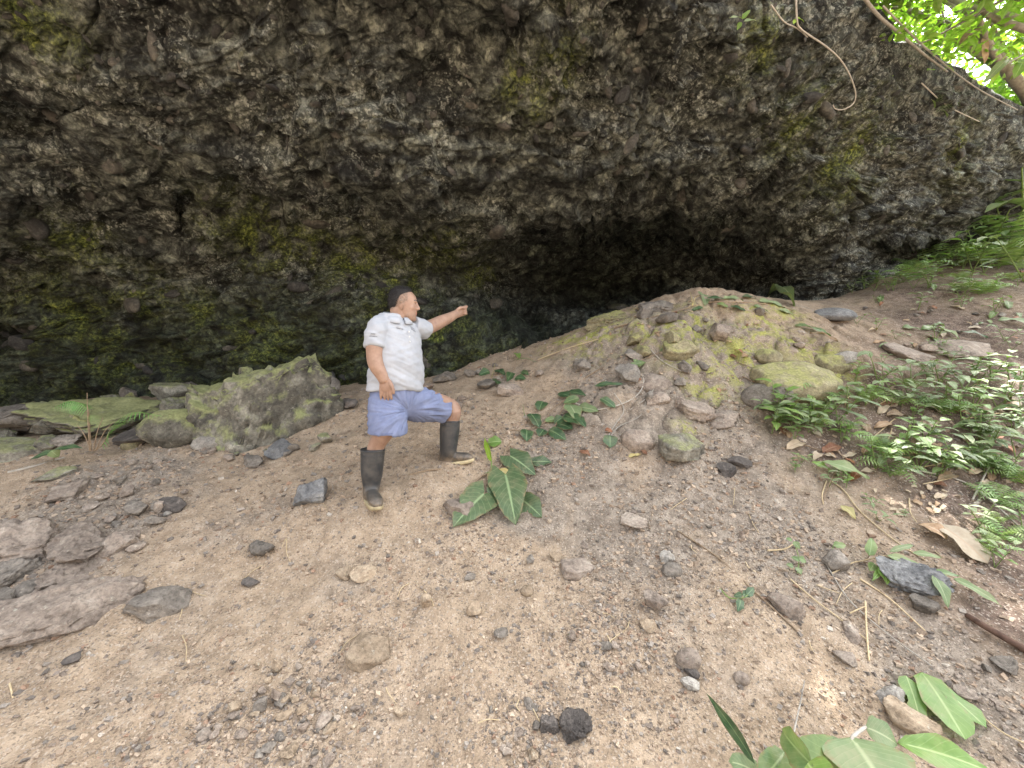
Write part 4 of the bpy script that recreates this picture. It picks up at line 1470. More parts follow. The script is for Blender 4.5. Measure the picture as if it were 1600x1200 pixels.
    onhead = (np.linalg.norm(co - (chin + top) / 2, axis=1) < .2)
    side = sstep(.100, .125, zz + .55 * np.clip(-ff - .02, -0.05, .06)) * (1 - sstep(.028, .052, ff + .10 * (zz - .15))) * onhead
    beard = 0.30 * (1 - sstep(.040, .062, zz)) * sstep(.02, .05, ff) * sstep(-.01, .004, zz) * onhead
    lips = (sstep(.098, .104, ff) * (1 - sstep(.066, .078, zz)) * sstep(.047, .055, zz)) * onhead
    pattr(body, 'stubble', np.clip(0.75 * side + beard, 0, 1))
    pattr(body, 'lips', np.clip(lips, 0, 1))
    k = NT('skin', 0.5, 0.35)
    v = k.coord('Object')
    n = k.noise(v, 16, 5, 0.6)
    c = k.mix(k.ramp(n, [(0.35, 0.0), (0.65, 1.0)]), (0.265, 0.165, 0.118), (0.355, 0.232, 0.172))
    c = k.mix(k.attr('lips'), c, (0.36, 0.17, 0.13))
    c = k.mix(k.attr('stubble'), c, k.mix(k.ramp(k.noise(v, 140, 3, 0.6), [(0.4, 0.0), (0.6, 1.0)]), (0.10, 0.075, 0.06), (0.26, 0.18, 0.13)))
    k.b.inputs['Subsurface Weight'].default_value = 0.08
    k.b.inputs['Subsurface Radius'].default_value = (0.012, 0.005, 0.003)
    skin = k.done(c, k.bump(k.noise(v, 220, 3, 0.6), 0.15, 0.0015))
    link('body', body, skin, root)

    # --- hair: a short dark crop over crown and back
    hr = Geo()
    rings = [ell(r.mean(0), F_, S_, np.ptp(r @ F_) / 2, np.ptp(r @ S_) / 2, 110) for r in smooth_rings([(H(z, c_), (d * .92 + .006) * hk, (w + .004) * hk, F_, S_) for z, c_, d, w in head], 16)]
    n = len(rings[0])
    Vh = np.array([p for r in rings for p in r])
    rel = Vh - chin
    zz = rel @ U_ / hk
    ff = rel @ F_ / hk
    line = np.interp(ff, [-.13, -.06, -.047, -.036, -.015, .03, .06, .10], [.062, .085, .112, .152, .192, .214, .226, .262])
    line = line + .012 * fbm(Vh, 45, 3)
    above = zz > line
    out_n = Vh - (chin + U_ * .13 * hk)
    out_n /= np.linalg.norm(out_n, axis=1)[:, None]
    bump_h = -.0045 + np.clip((zz - line) * .55, 0, .012) + .004 * fbm(Vh * np.array([1, 1, 1]), 90, 3) + .003 * sstep(.2, .24, zz) - .004 * sstep(.0, .06, ff)
    V2 = Vh + out_n * (bump_h * hk)[:, None]
    fq = grid_quads(len(rings), n, True)
    okf = above[fq].sum(1) >= 3
    # short strands standing off the scalp
    gh = np.random.default_rng(3)
    cand = np.nonzero(zz > line + .002)[0]
    pick = gh.choice(cand, 3600)
    Vs, Fs = [], []
    for i_ in pick:
        p0 = V2[i_] + gh.normal(size=3) * .003
        dd = unit(out_n[i_] * .9 - F_ * .35 - U_ * .15 + gh.normal(size=3) * .35)
        ln_ = gh.uniform(.006, .013) * min(1.0, .45 + (zz[i_] - line[i_]) * 14)
        sd_ = unit(np.cross(dd, gh.normal(size=3))) * .0014
        o_ = len(V2) + len(Vs)
        Vs += [p0 - sd_, p0 + sd_, p0 + dd * ln_]
        Fs.append((o_, o_ + 1, o_ + 2, o_ + 2))
    tri_h = [tuple(q_) for q_ in fq[okf]] + [t_[:3] for t_ in Fs]
    me = mesh_py('hair', np.concatenate([V2, np.array(Vs)]), tri_h)
    bm = bmesh.new()
    bm.from_mesh(me)
    bmesh.ops.delete(bm, geom=[v_ for v_ in bm.verts if not v_.link_faces], context='VERTS')
    bm.to_mesh(me)
    bm.free()
    k = NT('hair_black', 0.55, 0.3)
    v = k.coord('Object')
    nn = k.noise(v, 300, 3, 0.6)
    link('hair', me, k.done(k.ramp(nn, [(0.35, (0.006, 0.006, 0.007)), (0.7, (0.035, 0.032, 0.032))]), k.bump(nn, 0.9, 0.004)), root)
    # eyebrows and eyes
    for q in (-1, 1):
        e = Geo()
        e.tube([H(.156, .090, .046 * q), H(.160, .099, .030 * q), H(.156, .104, .014 * q)], [.003, .0045, .004], 8, sub=2)
        link('eyebrow', e.mesh('eyebrow'), M['rock_char'], root)
        e = Geo()
        e.ball(H(.134, .0840, .028 * q), .0118 * hk, (1, 1.2, .75), np.stack([F_, S_, U_], 1))
        eye = link('eye', e.mesh('eye'), bpy.data.materials.get('eye_white') or NT('eye_white', 0.4).done((.30, .27, .25)), root)
        e = Geo()
        e.ball(H(.134, .0930, .029 * q), .0055 * hk)
        link('iris', e.mesh('iris'), bpy.data.materials.get('eye_dark') or NT('eye_dark', 0.2).done((.02, .012, .01)), eye)

    # --- polo shirt
    sh = Geo()
    sp = [(P(617.5, 610, Yp), .198, .170, s, f), (P(618, 604, Yp), .198, .174, s, f), (P(619, 592, Yp), .196, .178, s, f), (P(619.5, 574, Yp), .192, .182, s, f), (P(619, 553, Yp), .186, .170, s, f),
          (P(617.5, 534, Yp), .184, .146, s, f), (P(617, 518, Yp), .180, .125, s, f), (P(616, 507, Yp), .158, .104, s, f), (P(615, 499, Yp), .118, .086, s, f), (P(614, 493, Yp), .090, .078, s, f)]
    sh.loft(smooth_rings(sp, 4))
    # sleeves with open, turned-in cuffs

    def sleeve(pts, rad):
        pts = [np.array(p) for p in pts]
        d = unit(pts[-1] - pts[-2])
        sh.tube(pts + [pts[-1] + d * .004], rad + [rad[-1] - .002], 24, cap=False, sub=4)
    sleeve([P(598, 507, Yp - .06), P(590, 516, Yp - .135), P(586.5, 528, ya + .01), P(585.5, 541, ya)], [.070, .072, .069, .068])
    sleeve([P(644, 510, Yp + .07), P(655, 513, Yp + .13), P(663.5, 515.5, Yp + .185)], [.076, .074, .071])
    shirt = sh.remesh('shirt', 0.006, 8, 0.5)
    co = np.empty(len(shirt.vertices) * 3, np.float32)
    shirt.vertices.foreach_get('co', co)
    co = co.reshape(-1, 3).astype(float)
    nr = np.empty(len(co) * 3, np.float32)
    shirt.vertices.foreach_get('normal', nr)
    nr = nr.reshape(-1, 3)
    # folds: drawn from the far shoulder and pulled round the belly
    wx = (co - P(617, 560, Yp)) @ s
    q = np.stack([co @ s * 2.2, co @ f * 2.2, co[:, 2] * 9.0 + wx * 4.5], 1)
    fold = (1 - np.abs(fbm(q, 1.0, 3)) * 2.6)
    q2 = np.stack([wx * 9, co @ f * 3, co[:, 2] * 2.0], 1)
    co = co + nr * (0.0095 * np.clip(fold, -1, 1) + 0.005 * fbm(q2, 1.0, 2) + 0.002 * fbm(co, 14, 2) + 0.0032 * np.clip(1 - np.abs(fbm(np.stack([co @ s * 3.5, co @ f * 3.5, co[:, 2] * 15 - wx * 6], 1), 1.0, 2, off=7)) * 3.5, -.6, 1))[:, None]
    shirt.vertices.foreach_set('co', co.astype(np.float32).ravel())
    shirt.update()
    k = NT('shirt_cotton', 0.9, 0.15)
    v = k.coord('Object')
    wv = k.noise(v, 420, 2, 0.5)
    cshirt = k.mix(k.ramp(k.noise(v, 9, 5, 0.6), [(0.35, 0.0), (0.7, 1.0)]), (0.325, 0.347, 0.385), (0.40, 0.422, 0.462))
    shirt_m = k.done(cshirt, k.bump(wv, 0.25, 0.0015))
    shirt_o = link('polo_shirt', shirt, shirt_m, root)
    trim = mat_plain('shirt_grey_trim', (0.16, 0.17, 0.19), (0.22, 0.23, 0.25), 60, 0.9)
    # collar: a turned-down band, its edge lined in grey, open in front
    cc = np.array([P(619.5, 497.5, Yp)])[0]
    an = np.linspace(math.radians(100), math.radians(440), 60)     # gap in front (angle 90 = f)
    Vc = []
    for a_ in an:
        dr = s * math.cos(a_) + f * math.sin(a_)
        fr = math.sin(a_)
        drop = -.042 * (fr * .5 + .5) ** 1.3 - .0
        open_ = 1.0
        base = cc + dr * np.array([1, 1, 0]) * (.083 + .004 * fr)
        zt = .052 - .060 * (fr * .5 + .5) ** 1.2
        inner = base + up * zt
        mid = base + dr * .010 + up * (zt + .004)
        low = base + dr * (.032 + .010 * fr) + up * (zt - .046)
        low2 = base + dr * (.028 + .010 * fr) + up * (zt - .049)
        inlow = base - dr * .004 + up * (zt - .030)
        Vc += [inlow, inner, mid, low, low2]
    Vc = np.array(Vc)
    fq = grid_quads(len(an), 5)
    cme = mesh_np('collar', Vc, fq)
    cme.materials.append(shirt_m)
    cme.materials.append(trim)
    mi = np.zeros(len(fq), np.int32)
    mi[np.arange(len(fq)) % 4 == 3] = 1
    mi[np.arange(len(fq)) % 4 == 0] = 1
    cme.polygons.foreach_set('material_index', mi)
    link('collar', cme, None, shirt_o)
    # thin dark lines on the cuffs

    def ringline(c, ax, r, rr, name, mat, par):
        t = Geo()
        ax = unit(ax)
        u = unit(np.cross(ax, [0.3, 0.2, 0.9]))
        w = np.cross(ax, u)
        an_ = np.linspace(0, 2 * math.pi, 48, endpoint=False)
        R_ = []
        for a_ in an_:
            d = u * math.cos(a_) + w * math.sin(a_)
            for b_ in np.linspace(0, 2 * math.pi, 6, endpoint=False):
                R_.append(np.array(c) + d * (r + rr * math.cos(b_)) + ax * rr * 1.4 * math.sin(b_))
        R_ = np.array(R_)
        nn = 48
        fq_ = []
        for i in range(nn):
            for j in range(6):
                fq_.append((i * 6 + j, ((i + 1) % nn) * 6 + j, ((i + 1) % nn) * 6 + (j + 1) % 6, i * 6 + (j + 1) % 6))
        return link(name, mesh_np(name, R_, np.array(fq_)), mat, par)
    ringline(P(585.8, 538, ya + .002), P(585.5, 541, ya) - P(586.5, 528, ya + .01), .0695, .0024, 'cuff_line', trim, shirt_o)
    ringline(P(662.0, 515, Yp + .175), P(663.5, 515.5, Yp + .185) - P(655, 513, Yp + .13), .0735, .0024, 'cuff_line', trim, shirt_o)

    # embroidered marks: small thread strokes laid on the cloth (illegible in the photograph)
    dg = bpy.context.evaluated_depsgraph_get()
    from mathutils.bvhtree import BVHTree
    bv = BVHTree.FromPolygons([Vector(x) for x in co], [tuple(p.vertices) for p in shirt.polygons])

    def marks(name, rows):
        t = Geo()
        for (x0, y0, x1, y1) in rows:
            nseg = max(2, int(abs(x1 - x0) / 0.55))
            for j in range(nseg):
                px = x0 + (x1 - x0) * (j + .5) / nseg
                py = y0 + (y1 - y0) * (j + .5) / nseg
                amp = rnd.uniform(.35, .9)
                tilt = rnd.uniform(-.25, .35)
                pa = []
                for yy, xx in ((-amp, tilt), (0, rnd.uniform(-.2, .2)), (amp, -tilt)):
                    o_ = Vector((0, 0, CZ))
                    d_ = Vector(P(px + xx, py + yy, 1.0)) - o_
                    hit = bv.ray_cast(o_, d_.normalized())
                    if hit[0] is None:
                        continue
                    pa.append(np.array(hit[0]) + np.array(hit[1]) * .0012)
                if len(pa) == 3:
                    t.tube(pa, [.0010] * 3, 5, cap=False, sub=1)
        if t.V:
            link(name, t.mesh(name), trim, shirt_o)
    marks('embroidery', [(579.5, 521.2, 586, 521.8)])
    marks('embroidery', [(577, 525.0, 589.5, 526.0)])
    marks('embroidery', [(619, 512, 626, 513.6), (627, 513.5, 630, 514.5)])
    marks('embroidery', [(641, 510.5, 647, 514.5), (642, 513.5, 649, 518.2)])
    # placket: a narrow strip with buttons
    t = Geo()
    pl = []
    for py in np.linspace(516, 534, 8):
        row = []
        for dx in (-2.2, 2.2):
            o_ = Vector((0, 0, CZ))
            d_ = Vector(P(638.5 + dx + (py - 516) * .08, py, 1.0)) - o_
            hit = bv.ray_cast(o_, d_.normalized())
            if hit[0] is not None:
                row.append(np.array(hit[0]) + np.array(hit[1]) * .003)
        if len(row) == 2:
            pl.append(row)
    if len(pl) > 2:
        Vp = np.array([p for r in pl for p in r])
        pk = link('placket', mesh_np('placket', Vp, grid_quads(len(pl), 2)), shirt_m, shirt_o)
        for r in pl[1::3]:
            b_ = Geo()
            b_.ball((r[0] + r[1]) / 2, .0055)
            link('button', b_.mesh('button'), bpy.data.materials.get('button_white') or NT('button_white', .35).done((.6, .6, .58)), pk)

    # --- shorts
    so = Geo()
    so.loft(smooth_rings([(P(618, 598, Yp), .165, .140, s, f), (P(619, 610, Yp), .176, .150, s, f), (P(621, 626, Yp + .01), .186, .150, s, f), (P(624, 640, Yp + .02), .155, .125, s, f), (P(628, 650, Yp + .02), .09, .08, s, f)], 4))
    so.tube([P(607, 624, Yp - .03), P(606.5, 645, (Yp + YR) / 2 - .03), P(606, 664, YR - .02), P(605.5, 677, YR - .02)], [.135, .137, .133, .133], 28, cap=False)
    legd = unit(kL - hL)
    hemc = P(694, 641, YL - .03)
    so.tube([P(638, 626, Yp + .06), P(657, 632, Yp + .12), P(676, 636, (Yp + 2 * YL) / 3), hemc], [.135, .128, .112, .102], 28, cap=False)
    shorts = so.remesh('shorts', 0.006, 8, 0.5)
    co = np.empty(len(shorts.vertices) * 3, np.float32)
    shorts.vertices.foreach_get('co', co)
    co = co.reshape(-1, 3).astype(float)
    nr = np.empty(len(co) * 3, np.float32)
    shorts.vertices.foreach_get('normal', nr)
    nr = nr.reshape(-1, 3)
    cro = P(643, 640, Yp)
    rel = co - cro
    ang = np.arctan2(rel[:, 2], rel[:, 0])
    rad_ = np.linalg.norm(rel, axis=1)
    q = np.stack([np.cos(ang) * 3.2, np.sin(ang) * 3.2, rad_ * 3.0], 1)
    fold = np.clip(1 - np.abs(fbm(q, 1.3, 2)) * 3.0, -1, 1)
    q2 = np.stack([co @ s * 6, co @ f * 6, co[:, 2] * 1.5], 1)
    co = co + nr * (0.009 * fold * sstep(.03, .15, rad_) + 0.008 * fbm(q2, 1.0, 2) + 0.005 * fbm(co, 11, 3))[:, None]
    shorts.vertices.foreach_set('co', co.astype(np.float32).ravel())
    shorts.update()
    k = NT('shorts_cotton', 0.9, 0.15)
    v = k.coord('Object')
    cs = k.mix(k.ramp(k.noise(v, 12, 6, 0.65), [(0.3, 0.0), (0.7, 1.0)]), (0.150, 0.180, 0.295), (0.205, 0.24, 0.37))
    shm = k.done(cs, k.bump(k.noise(v, 380, 2, 0.5), 0.25, 0.0015))
    sho = link('shorts', shorts, shm, root)
    seam = mat_plain('shorts_seam', (0.12, 0.15, 0.28), (0.15, 0.18, 0.32), 60, 0.9)
    ringline(P(605.5, 674.5, YR - .02), (0, 0, 1), .1335, .0016, 'hem_seam', seam, sho)

    # --- rubber boots
    rub = NT('boot_rubber', 0.42, 0.5)
    v = rub.coord('Object')
    nb = rub.noise(v, 11, 7, 0.7)
    cb = rub.mix(rub.ramp(nb, [(0.46, 0.03), (0.70, 0.5)]), (0.027, 0.030, 0.034), (0.13, 0.115, 0.095))
    cb = rub.mix(rub.math('MULTIPLY', rub.attr('mud'), rub.ramp(rub.noise(v, 30, 5, 0.7), [(0.35, 0.25), (0.6, 1.0)])), cb, (0.25, 0.19, 0.13))
    rubm = rub.done(cb, rub.bump(rub.noise(v, 9, 4, 0.6), 0.5, 0.012), rub.ramp(nb, [(0.4, 0.30), (0.7, 0.65)]))
    sole_m = mat_plain('boot_sole_cream', (0.34, 0.28, 0.17), (0.50, 0.43, 0.27), 30, 0.85)

    def boot(top_c, top_r, ank, ank_r, heel, toe, foot_w, label):
        top_c, ank, heel, toe = [np.array(x, float) for x in (top_c, ank, heel, toe)]
        d = unit(toe - heel)
        sd = unit(np.cross(d, up))
        nu = unit(np.cross(sd, d))
        L = np.linalg.norm(toe - heel)
        b = Geo()
        sh_ = [(top_c, top_r, top_r), (top_c * .97 + ank * .03, top_r, top_r), (top_c * .66 + ank * .34, top_r * .97, top_r * 1.0), (top_c * .3 + ank * .7, top_r * .9, top_r * .92), (ank, ank_r, ank_r * 1.12), (heel + d * L * .24 + nu * .05, ank_r * .86, ank_r * 1.2), (heel + d * L * .25 + nu * .022, ank_r * .8, ank_r * 1.2)]
        fh = unit(np.array([d[0], d[1], 0]))
        shd = unit(np.cross(fh, up))
        b.loft(smooth_rings([(c_, a_, b_, shd, fh) for c_, a_, b_ in sh_], 4))
        b.tube([heel + d * L * .16 + nu * .045, heel + d * L * .40 + nu * .062, heel + d * L * .62 + nu * .052, heel + d * L * .80 + nu * .043, heel + d * L * .90 + nu * .036], [foot_w * .9, foot_w * .92, foot_w * 1.02, foot_w * .98, foot_w * .72], 20, flat=(nu, .80))
        me = b.remesh('boot', 0.0055, 4, 0.5)
        cz_ = np.empty(len(me.vertices) * 3, np.float32)
        me.vertices.foreach_get('co', cz_)
        cz_ = cz_.reshape(-1, 3)
        pattr(me, 'mud', (1 - sstep(.0, .13, (cz_ - heel) @ nu + .035 * fbm(cz_, 14, 3))) * .9)
        o = link('boot', me, rubm, root)
        o['label'] = label
        t = Geo()
        rr = []
        for hgt, wf in ((-.014, .93), (-.012, 1.0), (.010, 1.0), (.014, .95)):
            pr = []
            for a_ in np.linspace(0, 2 * math.pi, 40, endpoint=False):
                lx = math.cos(a_)
                ly = math.sin(a_)
                ux = L * .5 * np.sign(lx) * abs(lx) ** .8
                wd = foot_w * (1.02 - .10 * math.cos((lx + .1) * 3.0)) * 1.05
                pr.append(heel + d * (L * .5 + ux * wf) + sd * ly * wd * wf + nu * (hgt + .008 + .010 * max(0, lx) ** 3))
            rr.append(np.array(pr))
        t.loft(rr)
        so_ = link('sole', t.mesh('sole'), sole_m, o)
        axs = unit(top_c - ank)
        ringline(top_c - axs * .006, axs, top_r - .001, .0042, 'rim', rubm, o)
        ringline(top_c * .86 + ank * .14, axs, top_r - .0015, .0030, 'band', rubm, o)
        for q in (.83, .89):
            p_ = heel + d * L * q + nu * (.064 - (q - .83) * .25)
            t2 = Geo()
            t2.tube([p_ - sd * foot_w * .62 - nu * .020, p_ + nu * .006, p_ + sd * foot_w * .62 - nu * .020], [.003] * 3, 6, sub=4)
            link('toe_ridge', t2.mesh('toe_ridge'), rubm, o)
        return o
    bz = P(583, 781, YR)
    hlR = P(575, 777, YR + .05)
    hlR[2] = bz[2] - .004
    tdir = unit([0.52, -0.80, -.06])
    boot(P(582.5, 701.5, YR + .01), .083, P(580.5, 757, YR + .02), .060, hlR, hlR + tdir * .285, .049, 'black rubber boot planted on the lower ground')
    hlL = P(688, 728.5, YL + .02)
    boot(P(703.5, 657, YL), .079, P(700, 710, YL + .0), .058, hlL, hlL + unit([0.97, -.12, .155]) * .285, .047, 'black rubber boot stepping up with cream sole showing')
    return root


person = build_person()


# ------------------------------------------------------------------ leaves, plants, sticks
def leaf_data(L=1.0, Wd=0.45, shape='ovate', ny=9, nx=4, bend=0.35, fold=0.25, wav=0.02, lobe=0.0, seed=0, hole=0.0):
    g = np.random.default_rng(seed)
    v = np.linspace(0, 1, ny)
    if shape == 'ovate':
        w = v ** 0.55 * (1 - v) ** 0.85
    elif shape == 'heart':
        w = (v + .02) ** 0.30 * (1 - v) ** 0.85
    elif shape == 'lance':
        w = v ** 0.7 * (1 - v) ** 1.0
    elif shape == 'oblong':
        w = v ** 0.40 * (1 - v) ** 0.45
    elif shape == 'drop':
        w = v ** 1.1 * (1 - v) ** 0.55
    else:
        w = v ** 0.5 * (1 - v) ** 0.5
    w = w / w.max() * Wd / 2
    w = np.maximum(w, 0.004 * Wd)
    u = np.linspace(-1, 1, nx + 1)
    ph = g.uniform(0, 6.28)
    V, UV = [], []
    y = z = 0.0
    for k in range(ny):
        th = -bend * v[k] * 1.6 + bend * 0.5
        if k:
            dl = L / (ny - 1)
            y += dl * math.cos(th)
            z += dl * math.sin(th)
        for q in u:
            e = 1 + 0.10 * math.sin(v[k] * 9 + ph + q) * abs(q) + g.uniform(-.03, .03) * abs(q)
            if hole and q > 0 and abs(v[k] - .62) < .09:
                e *= 1 - hole
            x = q * w[k] * e
            zz = z + abs(x) * fold - (abs(q) ** 2) * fold * w[k] * .35 + wav * L * math.sin(v[k] * 11 + ph + 2.2 * q) * abs(q)
            yy = y - lobe * L * abs(q) * max(0, 0.25 - v[k]) * 2
            V.append((x, yy, zz))
            UV.append((q * .5 + .5, v[k]))
    Q = grid_quads(ny, nx + 1)
    return np.array(V), Q, np.array(UV)


def with_uv(name, V, Q, UV, smooth=True):
    me = mesh_np(name, V, Q, smooth)
    l = me.uv_layers.new(name='UVMap')
    li = np.empty(len(me.loops), np.int32)
    me.loops.foreach_get('vertex_index', li)
    l.data.foreach_set('uv', UV[li].astype(np.float32).ravel())
    return me


def basis(origin, direction, normal):
    y = Vector(direction).normalized()
    n = Vector(normal)
    n = (n - y * n.dot(y))
    if n.length < 1e-4:
        n = Vector((0, 0, 1)) - y * y.z
    n.normalize()
    x = y.cross(n).normalized()
    m = Matrix.Identity(4)
    m.col[0][:3] = x
    m.col[1][:3] = y
    m.col[2][:3] = n
    m.col[3][:3] = origin
    return m


def ptk(px, py, lift, ref=None):
    """The point seen at (px, py), `lift` metres above the slope there (towards the eye)."""
    d = depth_at(px, min(py, 1190) if ref is None else ref) or 7.0
    if py > 1190:
        d = d * 0.93
    return Vector(P(px, py, d - lift))


def leaf_px(parent, base, tip, wpx, mat, shape='ovate', normal=(0, -.55, .8), bend=.3, fold=.2, wav=.02, lobe=0.0, hole=0.0, seed=None, name='leaf', roll=0.0):
    b = ptk(*base)
    t = ptk(*tip)
    L = (t - b).length
    d = (b.y + t.y) / 2
    Wd = wpx / F * d
    V, Q, UV = leaf_data(L, Wd, shape, 10, 6, bend, fold, wav, lobe, seed if seed is not None else rnd.randint(0, 9999), hole)
    me = with_uv(name, V, Q, UV)
    m = basis(b, t - b, normal)
    # follow the chord: the bend lifts the middle, not the tip
    end = Vector(V[-4])
    ang = math.atan2(end.z, end.y)
    m = m @ Matrix.Rotation(-ang, 4, 'X') @ Matrix.Rotation(roll, 4, 'Y')
    me.transform(m)
    return link(name, me, M[mat] if isinstance(mat, str) else mat, parent)


def stem_px(parent, pts, r0, r1, mat, name='stem'):
    g = Geo()
    P3 = [np.array(ptk(*p)) for p in pts]
    g.tube(P3, np.linspace(r0, r1, len(P3)), 7, sub=5)
    return link(name, g.mesh(name), M[mat], parent)


def plant_root(name, px, py, label, cat, group=None):
    o = empty(name, ptk(px, py, 0))
    return tag(o, label, cat, group)


# the torn-off big-leaved climber beside the raised boot
pl = plant_root('big_leaf_climber', 775, 745, 'torn-off climber with four big dull green leaves in front of the raised boot', 'plant')
leaf_px(pl, (757, 771, .05), (707, 824, .02), 58, 'leaf_big', 'heart', (0.05, -.75, .7), .25, .18, .03, .5, .3, 3)
leaf_px(pl, (790, 741, .10), (806, 821, .05), 58, 'leaf_big', 'heart', (0, -.85, .5), .2, .15, .02, .5, 0, 4)
leaf_px(pl, (797, 712, .06), (837, 742, .04), 40, 'leaf_big', 'heart', (0, -.7, .7), .2, .2, .02, .4, 0, 5)
leaf_px(pl, (828, 722, .03), (863, 722, .02), 20, 'leaf_big', 'ovate', (0, -.7, .7), .3, .2, .03, .2, 0, 6)
leaf_px(pl, (818, 782, .03), (847, 808, .02), 40, 'leaf_big', 'heart', (-.2, -.8, .6), .25, .2, .05, .3, .35, 7)
leaf_px(pl, (772, 750, .04), (776, 786, .03), 26, 'leaf_big', 'ovate', (0, -.8, .6), .3, .3, .02)
leaf_px(pl, (762, 692, .03), (784, 690, .02), 20, 'leaf_fresh', 'oblong', (0, -.7, .7))
leaf_px(pl, (768, 722, .05), (757, 684, .12), 9, 'leaf_bright', 'lance', (-.3, -.9, .3), .1, .5, .0)
leaf_px(pl, (800, 742, .02), (776, 736, .02), 14, 'leaf_yellow', 'oblong', (0, -.6, .8), .5, .3, .05, name='dry_leaf')
leaf_px(pl, (792, 730, .02), (816, 741, .02), 14, 'leaf_pale', 'ovate', (0, -.6, .8), .3)
stem_px(pl, [(797, 692, .06), (788, 708, .05), (784, 726, .03), (770, 738, .03), (756, 742, .03), (746, 750, .03), (745, 762, .03), (752, 767, .04), (757, 772, .05)], .008, .006, 'stem')
stem_px(pl, [(756, 742, .03), (766, 735, .04), (768, 722, .05), (765, 706, .07)], .006, .004, 'stem_green')
stem_px(pl, [(768, 735, .04), (778, 742, .07), (790, 741, .10)], .005, .004, 'stem_green')
stem_px(pl, [(784, 726, .03), (790, 718, .05), (797, 712, .06)], .004, .003, 'stem')
stem_px(pl, [(752, 766, .02), (772, 776, .02), (792, 786, .02), (818, 782, .03)], .005, .004, 'stem')

# the climber with many leaves above it
pl = plant_root('creeping_vine', 880, 655, 'creeping vine with glossy oval leaves on bare soil right of the big leaves', 'vine')
for b, t, w, mt in [((848, 627, .05), (842, 642, .03), 20, 'leaf_vine'), ((829, 646, .05), (843, 669, .03), 22, 'leaf_vine'), ((823, 671, .04), (822, 690, .02), 22, 'leaf_vine'),
                    ((850, 671, .05), (842, 682, .02), 20, 'leaf_vine'), ((858, 671, .05), (885, 688, .03), 20, 'leaf_vine'), ((872, 662, .04), (895, 671, .03), 22, 'leaf_vine'),
                    ((890, 632, .09), (903, 658, .06), 26, 'leaf_pale'), ((882, 648, .08), (910, 664, .05), 22, 'leaf_vine'), ((872, 615, .08), (898, 622, .06), 14, 'leaf_vine'),
                    ((888, 612, .08), (916, 618, .05), 14, 'leaf_vine'), ((902, 636, .07), (936, 643, .04), 18, 'leaf_pale'), ((938, 622, .05), (962, 638, .03), 18, 'leaf_vine'),
                    ((928, 603, .05), (975, 600, .03), 9, 'leaf_vine'), ((953, 680, .05), (953, 700, .02), 24, 'leaf_vine'), ((880, 652, .05), (866, 662, .03), 18, 'leaf_vine'),
                    ((905, 622, .06), (880, 630, .05), 16, 'leaf_slope'), ((898, 650, .05), (915, 668, .03), 18, 'leaf_vine'), ((868, 655, .03), (850, 658, .03), 12, 'leaf_slope')]:
    leaf_px(pl, b, t, w, mt, 'ovate', (rnd.uniform(-.3, .3), -.75, .65), .3, .25, .02)
stem_px(pl, [(960, 615, .02), (975, 640, .02), (960, 665, .02), (950, 682, .04)], .005, .004, 'root')
stem_px(pl, [(890, 615, .05), (878, 640, .05), (866, 668, .03), (858, 671, .04)], .006, .004, 'stem')
stem_px(pl, [(882, 625, .05), (862, 640, .04), (850, 660, .03), (823, 672, .03), (800, 672, .02), (788, 680, .01), (786, 692, .01)], .005, .004, 'stem')
stem_px(pl, [(900, 630, .05), (930, 640, .03), (975, 630, .02), (1000, 612, .02), (1005, 590, .02), (985, 578, .02)], .006, .005, 'root')
stem_px(pl, [(820, 650, .03), (818, 640, .06), (817, 632, .07)], .003, .002, 'stem_green')
stem_px(pl, [(950, 690, .03), (965, 668, .02), (1000, 650, .02), (1010, 625, .01)], .005, .004, 'root')

pl = plant_root('creeping_vine', 1160, 470, 'creeping vine with bluish leaves on the crest of the mound', 'vine')
for b, t, w, mt in [((1096, 458, .06), (1102, 478, .02), 18, 'leaf_pale'), ((1104, 466, .06), (1132, 467, .04), 10, 'leaf_vine'), ((1130, 466, .06), (1162, 470, .04), 12, 'leaf_pale'), ((1160, 464, .06), (1182, 466, .04), 10, 'leaf_vine'),
                    ((1168, 456, .08), (1188, 462, .05), 9, 'leaf_vine'), ((1186, 470, .06), (1228, 482, .04), 16, 'leaf_pale'), ((1178, 478, .05), (1202, 490, .03), 12, 'leaf_slope'), ((1200, 464, .07), (1242, 480, .04), 14, 'leaf_pale'),
                    ((1098, 480, .05), (1080, 486, .02), 10, 'leaf_vine'), ((1140, 478, .04), (1165, 486, .02), 12, 'leaf_vine'), ((1218, 484, .05), (1240, 492, .02), 14, 'leaf_pale'), ((1205, 462, .06), (1222, 458, .06), 9, 'leaf_slope'), ((1120, 474, .05), (1138, 480, .03), 12, 'leaf_slope')]:
    leaf_px(pl, b, t, w, mt, 'ovate', (rnd.uniform(-.3, .3), -.6, .75), .3, .25, .02)
stem_px(pl, [(1083, 478, .02), (1110, 472, .04), (1150, 472, .04), (1190, 474, .05), (1230, 482, .03), (1270, 500, .02)], .007, .005, 'stem')
stem_px(pl, [(1082, 478, .03), (1081, 466, .08), (1078, 456, .12)], .006, .003, 'leaf_yellow')
stem_px(pl, [(1083, 476, .03), (1086, 466, .07), (1092, 462, .1)], .005, .003, 'leaf_yellow')
stem_px(pl, [(1195, 474, .03), (1205, 460, .09), (1225, 450, .12)], .005, .003, 'straw')

